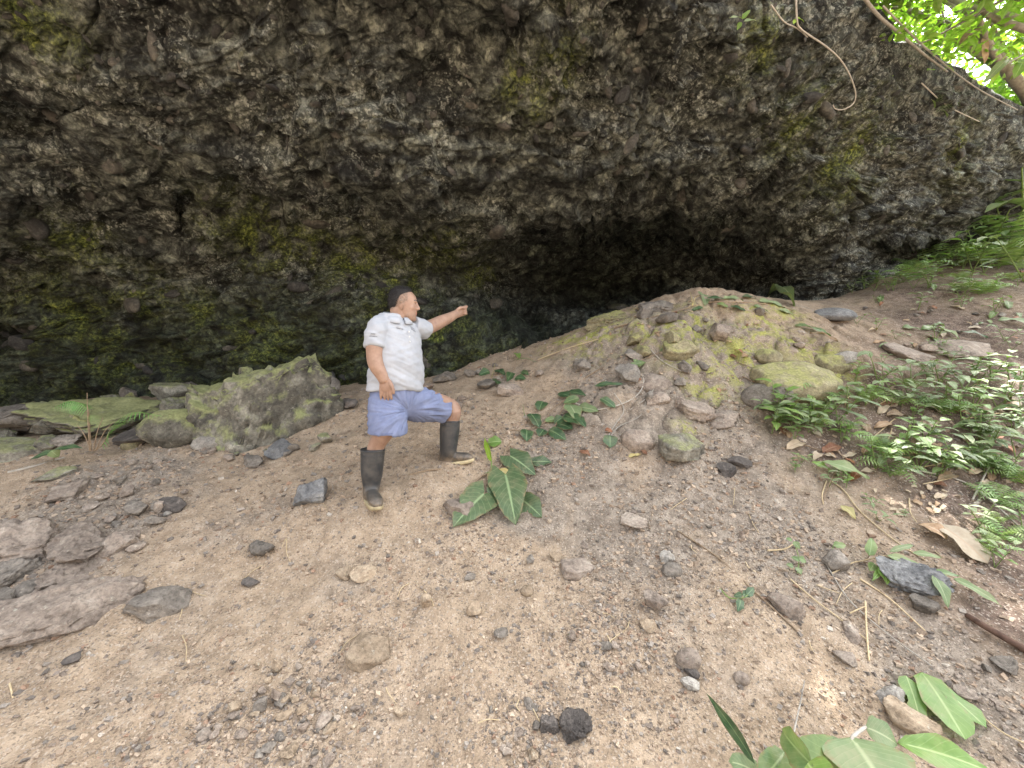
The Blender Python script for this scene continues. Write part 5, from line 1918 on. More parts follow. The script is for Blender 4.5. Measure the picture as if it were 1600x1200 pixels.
pl = plant_root('creeping_vine', 790, 590, 'small vine with dark leaves in the shade at the cave foot right of the man', 'vine')
for b, t, w, mt in [((765, 580, .05), (748, 586, .03), 16, 'leaf_vine'), ((775, 578, .05), (790, 586, .03), 12, 'leaf_vine'), ((800, 582, .04), (792, 596, .02), 14, 'leaf_vine'), ((805, 590, .04), (822, 592, .02), 14, 'leaf_vine'), ((770, 592, .03), (782, 606, .02), 10, 'leaf_vine'), ((806, 552, .15), (812, 560, .12), 10, 'leaf_fresh'), ((815, 580, .05), (826, 586, .03), 10, 'leaf_vine')]:
    leaf_px(pl, b, t, w, mt, 'ovate', (rnd.uniform(-.3, .3), -.8, .6), .3, .25, .02)
stem_px(pl, [(768, 590, .02), (772, 575, .1), (774, 562, .15)], .005, .003, 'leaf_yellow')
stem_px(pl, [(768, 588, .03), (800, 580, .05), (806, 565, .1), (808, 552, .15)], .004, .003, 'stem')
stem_px(pl, [(806, 562, .1), (822, 560, .1), (838, 566, .08)], .004, .002, 'stem_green')

pl = plant_root('creeping_vine', 985, 570, 'pale leafy sprig among the yellow stones on the mound', 'vine')
for b, t, w in [((985, 572, .04), (1010, 566, .02), 12), ((990, 560, .05), (1000, 575, .02), 8), ((985, 575, .03), (975, 590, .02), 10), ((1050, 520, .04), (1065, 535, .02), 10), ((1040, 545, .03), (1030, 552, .02), 8)]:
    leaf_px(pl, b, t, w, 'leaf_slope', 'ovate', (0, -.7, .7))
stem_px(pl, [(975, 580, .01), (990, 568, .03), (1040, 545, .02), (1052, 522, .04)], .004, .003, 'stem')


# ferns with fronds along a drawn midrib
def frond_mesh(pts, length0, npair=14, mat=None, droop=.25, up=(0, -.3, .95), width=.28, name='frond'):
    pts = np.array([np.array(p, float) for p in pts])
    t = np.arange(len(pts))
    tt = np.linspace(0, len(pts) - 1, npair + 3)
    C_ = np.stack([cr(t, pts[:, k], tt) for k in range(3)], 1)
    T = np.gradient(C_, axis=0)
    T /= np.linalg.norm(T, axis=1)[:, None]
    V, Q, UV = [], [], []

    def quad(a, b, c, d, uv=(.2, .2)):
        o = len(V)
        V.extend([a, b, c, d])
        UV.extend([uv] * 4)
        Q.append((o, o + 1, o + 2, o + 3))
    upv = unit(up)
    rw = length0 * 0.018
    for k in range(len(C_) - 1):
        sd = unit(np.cross(T[k], upv)) * rw
        quad(C_[k] - sd, C_[k] + sd, C_[k + 1] + sd * .8, C_[k + 1] - sd * .8, (.5, .5))
    for k in range(1, len(C_)):
        f_ = k / (len(C_) - 1)
        ln = length0 * max(.10, math.sin(math.pi * min(1, .18 + f_ * .82)) ** .8)
        for q in (-1, 1):
            sd = unit(np.cross(T[k], upv)) * q
            dr = unit(sd + T[k] * .45 - upv * droop)
            wv = T[k] * ln * width * .5
            a = C_[k] - wv * .35
            d = C_[k] + wv * .35
            m1 = C_[k] + dr * ln * .45
            tip = C_[k] + dr * ln + np.array([0, 0, -ln * .10])
            quad(a, m1 - wv * .55, m1 + wv * .55, d)
            quad(m1 - wv * .55, tip - wv * .06, tip + wv * .06, m1 + wv * .55)
    return with_uv(name, np.array(V), np.array(Q), np.array(UV), False)


def frond_px(parent, pts, ln_px, mat, npair=14, droop=.25, up=(0, -.4, .9), width=.17):
    P3 = [np.array(ptk(*p)) for p in pts]
    L = ln_px / F * P3[len(P3) // 2][1]
    me = frond_mesh(P3, L, npair, droop=droop, up=up, width=width)
    return link('frond', me, M[mat], parent)


pl = plant_root('tall_fern', 146, 706, 'tall fern with one bright arching frond beside the yellowish ledge on the left', 'fern')
R_ = 712
stem_px(pl, [(142, 704, .0, R_), (140, 670, .02, R_), (139, 650, .04, R_), (137, 637, .06, R_)], .006, .004, 'stem')
frond_px(pl, [(138, 640, .06, R_), (122, 629, .08, R_), (102, 628, .10, R_), (78, 640, .12, R_)], 19, 'fern_bright', 15, 1.1, (0, -.5, .85))
frond_px(pl, [(139, 648, .05, R_), (146, 652, .06, R_), (152, 666, .07, R_)], 10, 'fern', 9)
frond_px(pl, [(158, 700, .02, R_), (175, 668, .05, R_), (205, 645, .08, R_), (252, 650, .08, R_)], 24, 'fern_bright', 20, .4)
frond_px(pl, [(158, 700, .02, R_), (170, 678, .05, R_), (190, 660, .08, R_), (216, 658, .09, R_)], 12, 'fern', 14, .3)
for q in [[(146, 704, 0, R_), (152, 675, .04, R_), (161, 652, .06, R_)], [(150, 704, 0, R_), (163, 675, .03, R_), (177, 660, .05, R_)], [(143, 704, 0, R_), (132, 680, .03, R_), (121, 664, .04, R_)], [(140, 704, 0, R_), (137, 650, .05, R_), (136, 614, .07, R_)], [(148, 704, 0, R_), (160, 694, .02, R_), (173, 670, .05, R_)]]:
    stem_px(pl, q, .005, .002, 'stem')
pl = plant_root('seedling', 85, 722, 'low seedling with three dark leaves left of the tall fern', 'plant')
R_ = 726
leaf_px(pl, (86, 706, .02, R_), (48, 718, .02, R_), 16, 'leaf_vine', 'ovate', (0, -.6, .8))
leaf_px(pl, (86, 702, .03, R_), (130, 700, .04, R_), 12, 'leaf_vine', 'lance', (0, -.5, .85))
leaf_px(pl, (80, 704, .04, R_), (92, 714, .03, R_), 15, 'leaf_slope', 'ovate', (0, -.8, .6))
stem_px(pl, [(84, 720, 0, R_), (86, 704, .02, R_)], .003, .003, 'stem')

# lone seedlings on the right slope
pl = plant_root('seedling', 1160, 945, 'small seedling with four ribbed green leaves alone on the sandy right slope', 'plant')
for b, t, w in [((1158, 935, .03), (1152, 956, .01), 13), ((1160, 928, .05), (1146, 932, .03), 9), ((1160, 930, .05), (1172, 926, .04), 12), ((1166, 930, .05), (1178, 918, .06), 12)]:
    leaf_px(pl, b, t, w, 'leaf_vine', 'ovate', (0, -.8, .6), .3, .3)
stem_px(pl, [(1125, 920, .01), (1140, 934, .02), (1160, 934, .04), (1168, 930, .05)], .004, .003, 'stem_green')
pl = plant_root('seedling', 1245, 885, 'thin seedling with small leaves up its stem left of the upright grey stone', 'plant')
for b, t, w in [((1240, 846, .10), (1250, 858, .08), 10), ((1238, 844, .10), (1228, 842, .1), 7), ((1248, 872, .07), (1260, 878, .05), 11), ((1245, 886, .04), (1252, 898, .02), 10), ((1240, 885, .04), (1228, 882, .04), 8), ((1250, 876, .06), (1236, 870, .06), 8)]:
    leaf_px(pl, b, t, w, 'leaf_slope', 'ovate', (rnd.uniform(-.3, .3), -.7, .7), .3, .25)
stem_px(pl, [(1246, 896, 0), (1248, 872, .05), (1240, 846, .10)], .004, .002, 'stem_green')
pl = plant_root('seedling', 1305, 872, 'seedling with two round leaves just above the upright grey stone', 'plant')
for b, t, w in [((1302, 866, .05), (1308, 884, .03), 13), ((1302, 852, .07), (1322, 852, .06), 11), ((1300, 866, .04), (1290, 872, .03), 8)]:
    leaf_px(pl, b, t, w, 'leaf_slope', 'ovate', (rnd.uniform(-.3, .3), -.8, .6), .3, .25)
stem_px(pl, [(1303, 886, 0), (1300, 866, .04), (1302, 852, .07)], .004, .002, 'stem_green')

# arching long-leaved plant over the grey block
pl = plant_root('arching_plant', 1400, 880, 'plant with long arching narrow leaves hanging over the large grey block', 'plant')
for b, t, w, mt in [((1358, 868, .08), (1362, 840, .12), 16, 'leaf_slope'), ((1385, 868, .12), (1442, 886, .06), 13, 'leaf_pale'), ((1390, 862, .12), (1428, 852, .10), 9, 'leaf_pale'), ((1425, 864, .10), (1472, 872, .06), 10, 'leaf_pale'),
                    ((1376, 884, .08), (1386, 914, .04), 18, 'leaf_fresh'), ((1366, 880, .07), (1358, 892, .05), 14, 'leaf_slope'), ((1380, 886, .06), (1362, 908, .04), 9, 'leaf_fresh'), ((1450, 894, .10), (1500, 900, .08), 11, 'leaf_slope'),
                    ((1458, 898, .10), (1482, 950, .04), 20, 'leaf_pale'), ((1490, 904, .10), (1566, 948, .04), 16, 'leaf_pale'), ((1456, 890, .10), (1490, 918, .05), 10, 'leaf_slope'), ((1372, 876, .06), (1390, 880, .05), 9, 'leaf_fresh'), ((1442, 900, .06), (1448, 912, .04), 10, 'leaf_bright'), ((1440, 912, .05), (1446, 920, .03), 9, 'leaf_bright')]:
    leaf_px(pl, b, t, w, mt, 'lance' if w < 15 else 'ovate', (rnd.uniform(-.2, .2), -.65, .75), .35, .25)
stem_px(pl, [(1300, 896, .01), (1330, 880, .04), (1348, 876, .05), (1385, 868, .10)], .005, .004, 'straw')
stem_px(pl, [(1350, 876, .04), (1358, 868, .07), (1362, 850, .1)], .004, .003, 'stem')
stem_px(pl, [(1385, 870, .10), (1440, 886, .1), (1490, 902, .10)], .005, .003, 'stem')
stem_px(pl, [(1350, 878, .02), (1372, 884, .05), (1378, 886, .06)], .004, .003, 'stem')

# the lobed green leaf lying on the slope
pl = plant_root('lobed_leaf', 1440, 1060, 'large bright green leaf split into lobes lying on the lower right slope', 'fallen leaf')
leaf_px(pl, (1440, 1050, .03), (1508, 1156, .03), 52, 'leaf_fresh', 'oblong', (-.1, -.6, .8), .15, .12, .015, name='lobe', seed=8)
leaf_px(pl, (1446, 1054, .025), (1542, 1138, .02), 36, 'leaf_fresh', 'drop', (.2, -.6, .8), .15, .1, .02, name='lobe', seed=12)
leaf_px(pl, (1416, 1056, .03), (1438, 1126, .02), 30, 'leaf_fresh', 'oblong', (-.2, -.6, .8), .2, .15, .02, 0, .35, name='lobe', seed=9)
stem_px(pl, [(1410, 1062, .0), (1428, 1056, .01), (1440, 1050, .03)], .004, .003, 'stem')

# the plant at the bottom edge, close to the camera
pl = plant_root('drooping_plant', 1330, 1170, 'drooping broad-leaved plant with limp leaves at the bottom right edge', 'plant')
leaf_px(pl, (1330, 1152, .22), (1400, 1262, .22), 120, 'leaf_pale', 'ovate', (-.1, -.85, .5), .25, .15, .02, 0, 0, 21)
leaf_px(pl, (1352, 1136, .23), (1404, 1165, .20), 46, 'leaf_pale', 'ovate', (.3, -.6, .7), .5, .3, .03, 0, 0, 22)
leaf_px(pl, (1402, 1160, .22), (1560, 1212, .12), 46, 'leaf_fresh', 'lance', (.1, -.5, .85), .3, .35, .02, 0, 0, 23)
leaf_px(pl, (1322, 1168, .20), (1200, 1226, .14), 62, 'leaf_slope', 'ovate', (-.1, -.75, .65), .25, .25, .02, 0, 0, 24)
leaf_px(pl, (1270, 1196, .20), (1222, 1140, .24), 44, 'leaf_slope', 'ovate', (-.5, -.8, .3), .3, .55, .02, 0, 0, 25)
leaf_px(pl, (1318, 1164, .21), (1266, 1160, .20), 22, 'leaf_pale', 'ovate', (0, -.5, .8), .3, .3, .02)
leaf_px(pl, (1226, 1175, .18), (1180, 1230, .14), 40, 'leaf_slope', 'ovate', (-.3, -.7, .6), .3, .3, .02)
leaf_px(pl, (1262, 1192, .2), (1290, 1240, .18), 60, 'leaf_fresh', 'heart', (0, -.85, .4), .3, .2, .03)
stem_px(pl, [(1322, 1178, .12), (1326, 1166, .2), (1334, 1150, .22), (1352, 1136, .23)], .008, .006, 'root')
stem_px(pl, [(1326, 1200, .05), (1324, 1180, .12), (1322, 1166, .2)], .009, .007, 'root')
pl = plant_root('curled_leaf', 1160, 1195, 'pale spotted leaf curled over at the bottom edge left of the drooping plant', 'fallen leaf')
leaf_px(pl, (1188, 1216, .05), (1134, 1188, .12), 34, 'leaf_pale', 'oblong', (.1, -.4, .9), .9, .3, .02)
pl = plant_root('grass_blade', 1178, 1190, 'single dark green grass blade leaning left at the bottom edge', 'grass blade')
leaf_px(pl, (1180, 1194, .1), (1103, 1082, .06), 17, 'leaf_vine', 'lance', (-.4, -.85, .35), -.25, .5, .0)
g_ = Geo()
g_.tube([np.array(ptk(1240, 1145, .06)), np.array(ptk(1249, 1105, .05)), np.array(ptk(1257, 1064, .02))], [.0035, .003, .0022], 8)
tag(link('stick', g_.mesh('stick'), M['rock_pale']), 'thin straight pale grey stick standing above the drooping plant', 'stick')


# sticks, roots and straws lying about
def stick(pts, r0, r1, mat, label, cat='stick', group=None, name='stick'):
    g = Geo()
    g.tube([np.array(ptk(*p)) for p in pts], np.linspace(r0, r1, len(pts)), 8, sub=5)
    return tag(link(name, g.mesh(name), M[mat]), label, cat, group)


stick([(1512, 962, .02), (1550, 985, .03), (1620, 1025, .02)], .014, .018, 'wood_dark', 'thick dark brown stick lying on the slope at the right edge')
stick([(1300, 752, .01), (1320, 768, .02), (1345, 800, .01), (1400, 846, .01), (1445, 875, .01)], .006, .004, 'straw', 'long dry runner winding down beside the sunny patch', 'runner', name='runner')
stick([(1235, 905, .01), (1270, 935, .02), (1310, 965, .01), (1355, 1000, .01)], .005, .003, 'straw', 'pale runner curving over the hollow in the right foreground', 'runner', name='runner')
stick([(1352, 940, .02), (1354, 985, .02), (1358, 1032, .01)], .005, .004, 'straw', 'upright dry straw in the hollow of the right foreground')
stick([(1328, 958, .02), (1345, 950, .03), (1352, 948, .03)], .004, .003, 'straw', 'short bent straw at the top of the upright dry straw')
stick([(1060, 830, .01), (1120, 870, .01), (1180, 925, .01), (1245, 985, .01)], .006, .005, 'stem', 'thin brown twig running diagonally down the gravel slope', 'twig', name='twig')
stick([(1200, 860, .02), (1225, 858, .02), (1240, 850, .02)], .006, .004, 'straw', 'short yellow straw left of the thin seedling')
stick([(1345, 905, .01), (1390, 935, .01), (1445, 985, .01)], .005, .003, 'straw', 'long straw crossing the grey lump below the grey block')
stick([(1290, 880, .01), (1325, 935, .02), (1380, 985, .01), (1455, 1040, .01)], .004, .003, 'root', 'thin grey root trailing down the right foreground slope', 'root', name='root')
stick([(1438, 1050, .02), (1500, 1090, .01), (1560, 1140, .01), (1610, 1165, .01)], .004, .003, 'straw', 'yellow runner along the right side of the lobed leaf', 'runner', name='runner')
stick([(1520, 780, .01), (1540, 740, .06), (1550, 725, .08)], .007, .004, 'root', 'short grey twig standing among the right-hand plants', 'twig', name='twig')
stick([(1395, 735, .02), (1450, 738, .02), (1520, 760, .01), (1600, 830, .01)], .007, .005, 'root', 'long grey root crossing above the sunny patch', 'root', name='root')
stick([(960, 512, .02), (1010, 498, .02), (1080, 480, .02)], .008, .005, 'stem', 'brown root running up to the crest of the mound', 'root', name='root')
stick([(900, 600, .01), (940, 575, .02), (985, 560, .02), (1010, 530, .01)], .006, .004, 'stem', 'thin brown root crossing the left flank of the mound', 'root', name='root')
stick([(840, 562, .02), (890, 543, .04), (935, 530, .03)], .006, .004, 'straw', 'yellowish bent stem in front of the dark hollow', 'stem', name='stem_piece')
stick([(995, 520, .03), (1030, 560, .03), (1065, 580, .02)], .005, .004, 'root', 'grey root looping over the middle of the mound', 'root', name='root')
stick([(1160, 588, .01), (1190, 600, .02), (1185, 580, .02), (1150, 565, .01)], .005, .004, 'stem', 'curled root beside the big mossy boulder', 'root', name='root')
stick([(985, 640, .02), (1010, 622, .03), (1025, 598, .02), (1000, 585, .02)], .006, .004, 'root', 'pale root arching right of the creeping vine', 'root', name='root')
stick([(14, 738, .0), (55, 728, .01), (100, 715, .0)], .012, .008, 'root', 'pale dead root along the ledge at the far left', 'root', name='root')
stick([(15, 1068, .0), (18, 1080, .01), (20, 1090, .0)], .004, .003, 'straw', 'curved yellow straw alone at the lower left edge')
stick([(640, 742, .0), (668, 735, .015), (688, 733, .0)], .010, .006, 'stem', 'short root stub between the two boots', 'root', name='root')
for k in range(34):
    x0, y0 = rnd.choice([(rnd.uniform(600, 1000), rnd.uniform(840, 1150)), (rnd.uniform(1000, 1300), rnd.uniform(690, 900)), (rnd.uniform(250, 600), rnd.uniform(780, 1000)), (rnd.uniform(1250, 1560), rnd.uniform(850, 1100))])
    a = rnd.uniform(-.3, 2.6)
    L = rnd.uniform(14, 42)
    stick([(x0, y0, .008), (x0 + L * .5 * math.cos(a) + rnd.uniform(-4, 4), y0 + L * .5 * math.sin(a) + rnd.uniform(-4, 4), .012), (x0 + L * math.cos(a), y0 + L * math.sin(a), .006)], .0026, .0016, 'straw', 'thin dry straw lying loose on the soil', 'straw', 'loose straws on the soil', 'straw')

# fallen leaves that stand out
def fallen(b, t, w, mat, label, shape='ovate', group=None, **kw):
    o = leaf_px(None, b, t, w, mat, shape, kw.pop('normal', (rnd.uniform(-.2, .2), -.45, .85)), kw.pop('bend', .4), kw.pop('fold', .3), kw.pop('wav', .04), name='fallen_leaf', **kw)
    return tag(o, label, 'fallen leaf', group)


fallen((1452, 812, .05), (1545, 882, .03), 44, 'leaf_tan', 'large dry tan leaf with a ragged end lying on the dark soil at the right', 'drop', seed=31, wav=.03)
fallen((1480, 842, .04), (1432, 818, .04), 34, 'leaf_dry', 'curled brown leaf touching the large dry tan leaf', 'ovate', bend=.8, seed=32)
fallen((1315, 790, .03), (1338, 812, .02), 14, 'leaf_yellow', 'yellow curled leaf on the runner near the sunny patch', bend=.6)
fallen((905, 706, .02), (925, 714, .01), 12, 'leaf_red', 'rust red crumpled leaf on the soil below the creeping vine', bend=.9)
fallen((945, 672, .03), (958, 676, .02), 10, 'leaf_red', 'small red brown leaf hanging in the creeping vine', bend=.9)
fallen((982, 714, .01), (1002, 710, .01), 8, 'leaf_yellow', 'small pale yellow leaf near the greenish white rock')
fallen((1000, 703, .02), (1012, 712, .01), 9, 'leaf_red', 'rust coloured leaf scrap near the greenish white rock', bend=.9)
fallen((1140, 556, .02), (1152, 560, .02), 10, 'leaf_red', 'brown curled leaf on the mound, left one of the three', bend=1.0)
fallen((1148, 548, .03), (1162, 552, .02), 10, 'leaf_red', 'brown curled leaf on the mound, topmost of the three', bend=1.0)
fallen((1160, 558, .02), (1172, 556, .02), 10, 'leaf_dry', 'brown curled leaf on the mound, right one of the three', bend=1.0)
fallen((1232, 605, .02), (1246, 615, .01), 8, 'leaf_red', 'reddish leaf scrap below the big mossy boulder', bend=.8)
fallen((1242, 508, .03), (1300, 526, .02), 14, 'leaf_slope', 'long olive pod-like leaf on the right flank of the mound', 'lance')
fallen((1265, 520, .02), (1310, 534, .02), 9, 'leaf_dry', 'narrow dry leaf right of the long olive leaf', 'lance')
fallen((1284, 722, .10), (1360, 748, .06), 24, 'leaf_pale', 'large pale green leaf arching at the edge of the plants', 'ovate', seed=40, bend=.4)
fallen((1268, 722, .06), (1300, 736, .04), 12, 'leaf_fresh', 'small bright leaf under the large pale arching leaf', 'ovate')
fallen((1440, 545, .03), (1480, 548, .02), 8, 'leaf_slope', 'narrow green leaf on the bare upper right slope', 'lance')
fallen((1410, 512, .04), (1440, 516, .03), 14, 'leaf_pale', 'pale bluish leaf on the bare upper right slope', 'ovate')
fallen((1560, 500, .06), (1620, 508, .03), 18, 'leaf_pale', 'shiny broad leaf at the right edge of the upper slope', 'ovate')
fallen((1465, 512, .05), (1500, 530, .03), 14, 'leaf_pale', 'broad shiny leaf lying flat above the low brown rock', 'ovate')
fallen((1500, 518, .05), (1545, 528, .03), 12, 'leaf_vine', 'dark shiny leaf beside the broad shiny one on the upper slope', 'ovate')


# plants that cover the right slope: a few kinds built once, then copied
def fern_proto(seed, mat):
    g = np.random.default_rng(seed)
    root = empty('fern')
    n = 6
    for k in range(n):
        a = k / n * 6.28 + g.uniform(-.4, .4)
        L = g.uniform(.7, 1.0)
        h = g.uniform(.25, .55)
        d = np.array([math.cos(a), math.sin(a), 0])
        pts = [np.zeros(3), d * L * .3 + np.array([0, 0, h * .7]), d * L * .65 + np.array([0, 0, h]), d * L + np.array([0, 0, h * .55])]
        me = frond_mesh(pts, .22, 11, up=(0, 0, 1), droop=.3, width=.42)
        link('frond', me, M[mat], root, False)
    return root


def herb_proto(seed, mat, shape, nstem=3, nleaf=6, lw=.28, ll=.42):
    g = np.random.default_rng(seed)
    root = empty('leafy_herb')
    for k in range(nstem):
        a = k / nstem * 6.28 + g.uniform(-.6, .6)
        lean = g.uniform(.15, .7)
        d = np.array([math.cos(a) * lean, math.sin(a) * lean, 1.0])
        H_ = g.uniform(.55, 1.0)
        pts = [np.zeros(3), d * H_ * .5, d * H_ - np.array([0, 0, .12 * lean])]
        ge = Geo()
        ge.tube(pts, [.016, .012, .008], 5, sub=3)
        link('stem', ge.mesh('stem'), M['stem_green'], root, False)
        for j in range(nleaf):
            f_ = .25 + .75 * (j + 1) / nleaf
            c = cr(np.arange(3), np.array([p[0] for p in pts]), np.array([f_ * 2])), cr(np.arange(3), np.array([p[1] for p in pts]), np.array([f_ * 2])), cr(np.arange(3), np.array([p[2] for p in pts]), np.array([f_ * 2]))
            c = Vector((c[0][0], c[1][0], c[2][0]))
            b_ = a + j * 2.4 + g.uniform(-.4, .4)
            dr = Vector((math.cos(b_), math.sin(b_), g.uniform(.05, .5)))
            V, Q, UV = leaf_data(ll * g.uniform(.7, 1.15), ll * lw * 1.6, shape, 6, 2, .5, .3, .02, seed=int(g.integers(9999)))
            me = with_uv('leaf', V, Q, UV)
            me.transform(basis(c, dr, (0, 0, 1)))
            link('leaf', me, M[mat], root, False)
    return root


def copy_tree(o):
    r = o.copy()
    COL.objects.link(r)
    for c in o.children:
        k = c.copy()
        COL.objects.link(k)
        k.parent = r
    return r


def scatter(protos, label, cat, group, spots, hold):
    """spots: (px, py, height_px)"""
    for i, (px, py, hp) in enumerate(spots):
        d = depth_at(px, py)
        if d is None:
            continue
        p = protos[i % len(protos)]
        if p.name not in hold:
            hold.add(p.name)
            o = p
        else:
            o = copy_tree(p)
        c = P(px, py, d)
        n = gnormal(c[0], c[1])
        q = (n * .4 + Vector((0, 0, .6))).normalized().to_track_quat('Z', 'Y')
        s_ = hp / F * d
        o.matrix_basis = Matrix.Translation(Vector(c)) @ q.to_matrix().to_4x4() @ Matrix.Rotation(rnd.uniform(0, 6.28), 4, 'Z') @ Matrix.Scale(s_, 4)
        tag(o, label, cat, group)


def spots_in(poly, n, h0, h1):
    out = []
    t = 0
    while len(out) < n and t < 20000:
        t += 1
        px = rnd.uniform(min(p[0] for p in poly), max(p[0] for p in poly))
        py = rnd.uniform(min(p[1] for p in poly), max(p[1] for p in poly))
        ins = False
        for i in range(len(poly)):
            x1, y1 = poly[i]
            x2, y2 = poly[i - 1]
            if (y1 > py) != (y2 > py) and px < (x2 - x1) * (py - y1) / (y2 - y1) + x1:
                ins = not ins
        if ins:
            out.append((px, py, rnd.uniform(h0, h1)))
    out.sort(key=lambda q: q[1])
    return out


ferns = [fern_proto(1, 'fern'), fern_proto(2, 'fern_pale'), fern_proto(3, 'fern')]
herbs = [herb_proto(5, 'leaf_slope', 'lance', 2, 4, .19, .66), herb_proto(6, 'leaf_slope', 'lance', 2, 5, .24, .5), herb_proto(7, 'leaf_pale', 'lance', 2, 4, .17, .75), herb_proto(17, 'leaf_fresh', 'lance', 2, 4, .2, .6)]
pales = [herb_proto(8, 'leaf_pale', 'lance', 2, 4, .2, .62), herb_proto(9, 'leaf_fresh', 'ovate', 2, 4, .3, .42)]
hold = set()
SLOPE = [(1290, 600), (1420, 590), (1600, 585), (1600, 760), (1480, 745), (1380, 745), (1280, 700), (1190, 680), (1200, 650)]
scatter(ferns, 'small fern among the plants covering the right slope', 'fern', 'ferns on the right slope', spots_in(SLOPE, 15, 34, 64), hold)
scatter(herbs, 'low leafy herb among the plants covering the right slope', 'herb', 'herbs on the right slope', spots_in(SLOPE, 34, 28, 62), hold)
scatter(pales, 'pale leafy herb among the plants covering the right slope', 'herb', 'pale herbs on the right slope', spots_in(SLOPE, 40, 28, 62), hold)
scatter(herbs, 'dark leafy herb on the left edge of the slope plants', 'herb', 'herbs at the left edge of the slope plants', spots_in([(1180, 640), (1260, 625), (1330, 650), (1320, 700), (1250, 690), (1190, 668)], 12, 24, 42), hold)
scatter(ferns + pales, 'small plant by the dry tan leaf at the right edge', 'plant', 'plants by the dry tan leaf', spots_in([(1490, 770), (1600, 770), (1600, 880), (1545, 890), (1510, 810)], 10, 30, 56), hold)
scatter(ferns + herbs + pales, 'leafy plant on the hillside at the foot of the cliff, far right', 'plant', 'hillside plants at the cliff foot',
        spots_in([(1400, 425), (1500, 395), (1600, 350), (1600, 480), (1500, 465), (1420, 460)], 40, 22, 56), hold)
scatter(herbs + ferns + pales, 'tall leafy plant on the bank at the far right edge', 'plant', 'tall plants on the far right bank', [(1545, 398, 84), (1572, 385, 100), (1598, 372, 120), (1530, 412, 66), (1588, 410, 96), (1610, 395, 120), (1560, 420, 80), (1600, 440, 90), (1520, 425, 60), (1575, 360, 80)], hold)
scatter(pales + herbs, 'small green plant in front of the recess at the cliff foot', 'plant', 'plants by the recess at the cliff foot', spots_in([(1320, 455), (1400, 435), (1430, 450), (1370, 470)], 10, 18, 34), hold)


scatter(pales + herbs, 'thin seedling on the bare upper right slope', 'seedling', 'seedlings on the upper right slope', spots_in([(1290, 500), (1400, 460), (1600, 470), (1600, 580), (1380, 580)], 16, 14, 34), hold)
scatter(herbs + pales, 'thin seedling on the soil above the large grey block', 'seedling', 'seedlings above the large grey block', spots_in([(1220, 720), (1300, 720), (1500, 840), (1440, 850), (1300, 790)], 9, 14, 32), hold)
for k in range(18):
    x0, y0 = rnd.uniform(1230, 1580), rnd.uniform(600, 790)
    a, L = rnd.uniform(-.4, 2.9), rnd.uniform(26, 80)
    stick([(x0, y0, .01), (x0 + L * .5 * math.cos(a) + rnd.uniform(-5, 5), y0 + L * .35 * math.sin(a), .03), (x0 + L * math.cos(a), y0 + L * .6 * math.sin(a), .01)], .005, .003, rnd.choice(['stem', 'straw', 'root']), 'thin dead twig between the plants on the right slope', 'twig', 'dead twigs on the right slope', 'twig')


# leaf litter
def litter(n, poly, size, mats, label, group):
    for px, py, _ in spots_in(poly, n, 1, 2):
        L = rnd.uniform(*size)
        a = rnd.uniform(0, 6.28)
        b = (px, py, .015)
        t = (px + L * math.cos(a), py + L * .55 * math.sin(a), .02)
        fallen(b, t, L * rnd.uniform(.3, .5), rnd.choice(mats), label, rnd.choice(['ovate', 'lance', 'oblong']), group, bend=rnd.uniform(.2, .9))


litter(64, [(1200, 660), (1300, 620), (1600, 590), (1600, 790), (1400, 760), (1260, 720)], (14, 34), ['leaf_dry', 'leaf_tan', 'leaf_red', 'leaf_dry'], 'dry brown leaf lying between the plants on the right slope', 'dry leaves on the right slope')
litter(36, [(1320, 480), (1450, 440), (1600, 420), (1600, 560), (1400, 550)], (10, 26), ['leaf_dry', 'leaf_tan', 'leaf_red', 'leaf_slope', 'leaf_pale'], 'fallen leaf on the bare upper right slope', 'fallen leaves on the upper right slope')
litter(26, [(1360, 760), (1480, 760), (1480, 810), (1400, 810)], (9, 22), ['leaf_tan', 'leaf_dry', 'leaf_tan'], 'pale dry leaf scrap in the sunny patch on the right', 'leaf scraps in the sunny patch')
litter(12, [(960, 480), (1240, 490), (1250, 620), (1000, 640)], (8, 16), ['leaf_dry', 'leaf_red', 'leaf_tan'], 'small dry leaf scrap on the mound', 'leaf scraps on the mound')


# ------------------------------------------------------------------ roots and growth on the cliff
def on_cliff(px, py, off=0.04):
    a = (px - 800) / F
    b = (600 - py) / F
    d = float(cliff_depth(np.array([a]), np.array([b]))[0])
    return np.array(P(px, py, d - off - .14))


def cliff_stick(pts, r0, r1, mat, label, name='root', cat='root', off=.06, lead=None):
    g = Geo()
    P3 = [on_cliff(*p, off) for p in pts]
    g.tube(P3, np.linspace(r0, r1, len(P3)), 8, sub=5)
    return tag(link(name, g.mesh(name), M[mat]), label, cat)


hv = empty('hanging_root', on_cliff(1245, -20))
tag(hv, 'thin pale root hanging in an S curve over the upper right of the cliff', 'root')
g_ = Geo()
g_.tube([on_cliff(*p, .12) for p in [(1243, -30), (1245, 30), (1250, 44), (1266, 56), (1290, 72), (1312, 92), (1328, 118), (1337, 146), (1333, 162), (1318, 171), (1305, 170), (1302, 164)]], np.linspace(.010, .006, 12), 8, sub=4)
link('strand', g_.mesh('strand'), M['root'], hv)
g_ = Geo()
g_.tube([on_cliff(*p, .10) for p in [(1205, 8), (1225, 34), (1245, 44), (1262, 58)]], np.linspace(.008, .005, 4), 6, sub=4)
link('strand', g_.mesh('strand'), M['root'], hv)
cliff_stick([(1338, -20), (1370, 22), (1400, 48), (1440, 82), (1480, 112)], .022, .012, 'root', 'thick root running down the right edge of the cliff', off=.10)
cliff_stick([(1380, 10), (1430, 60), (1480, 104), (1530, 140), (1590, 172)], .012, .008, 'root', 'thin root following the right edge of the cliff below the thick one', off=.14)
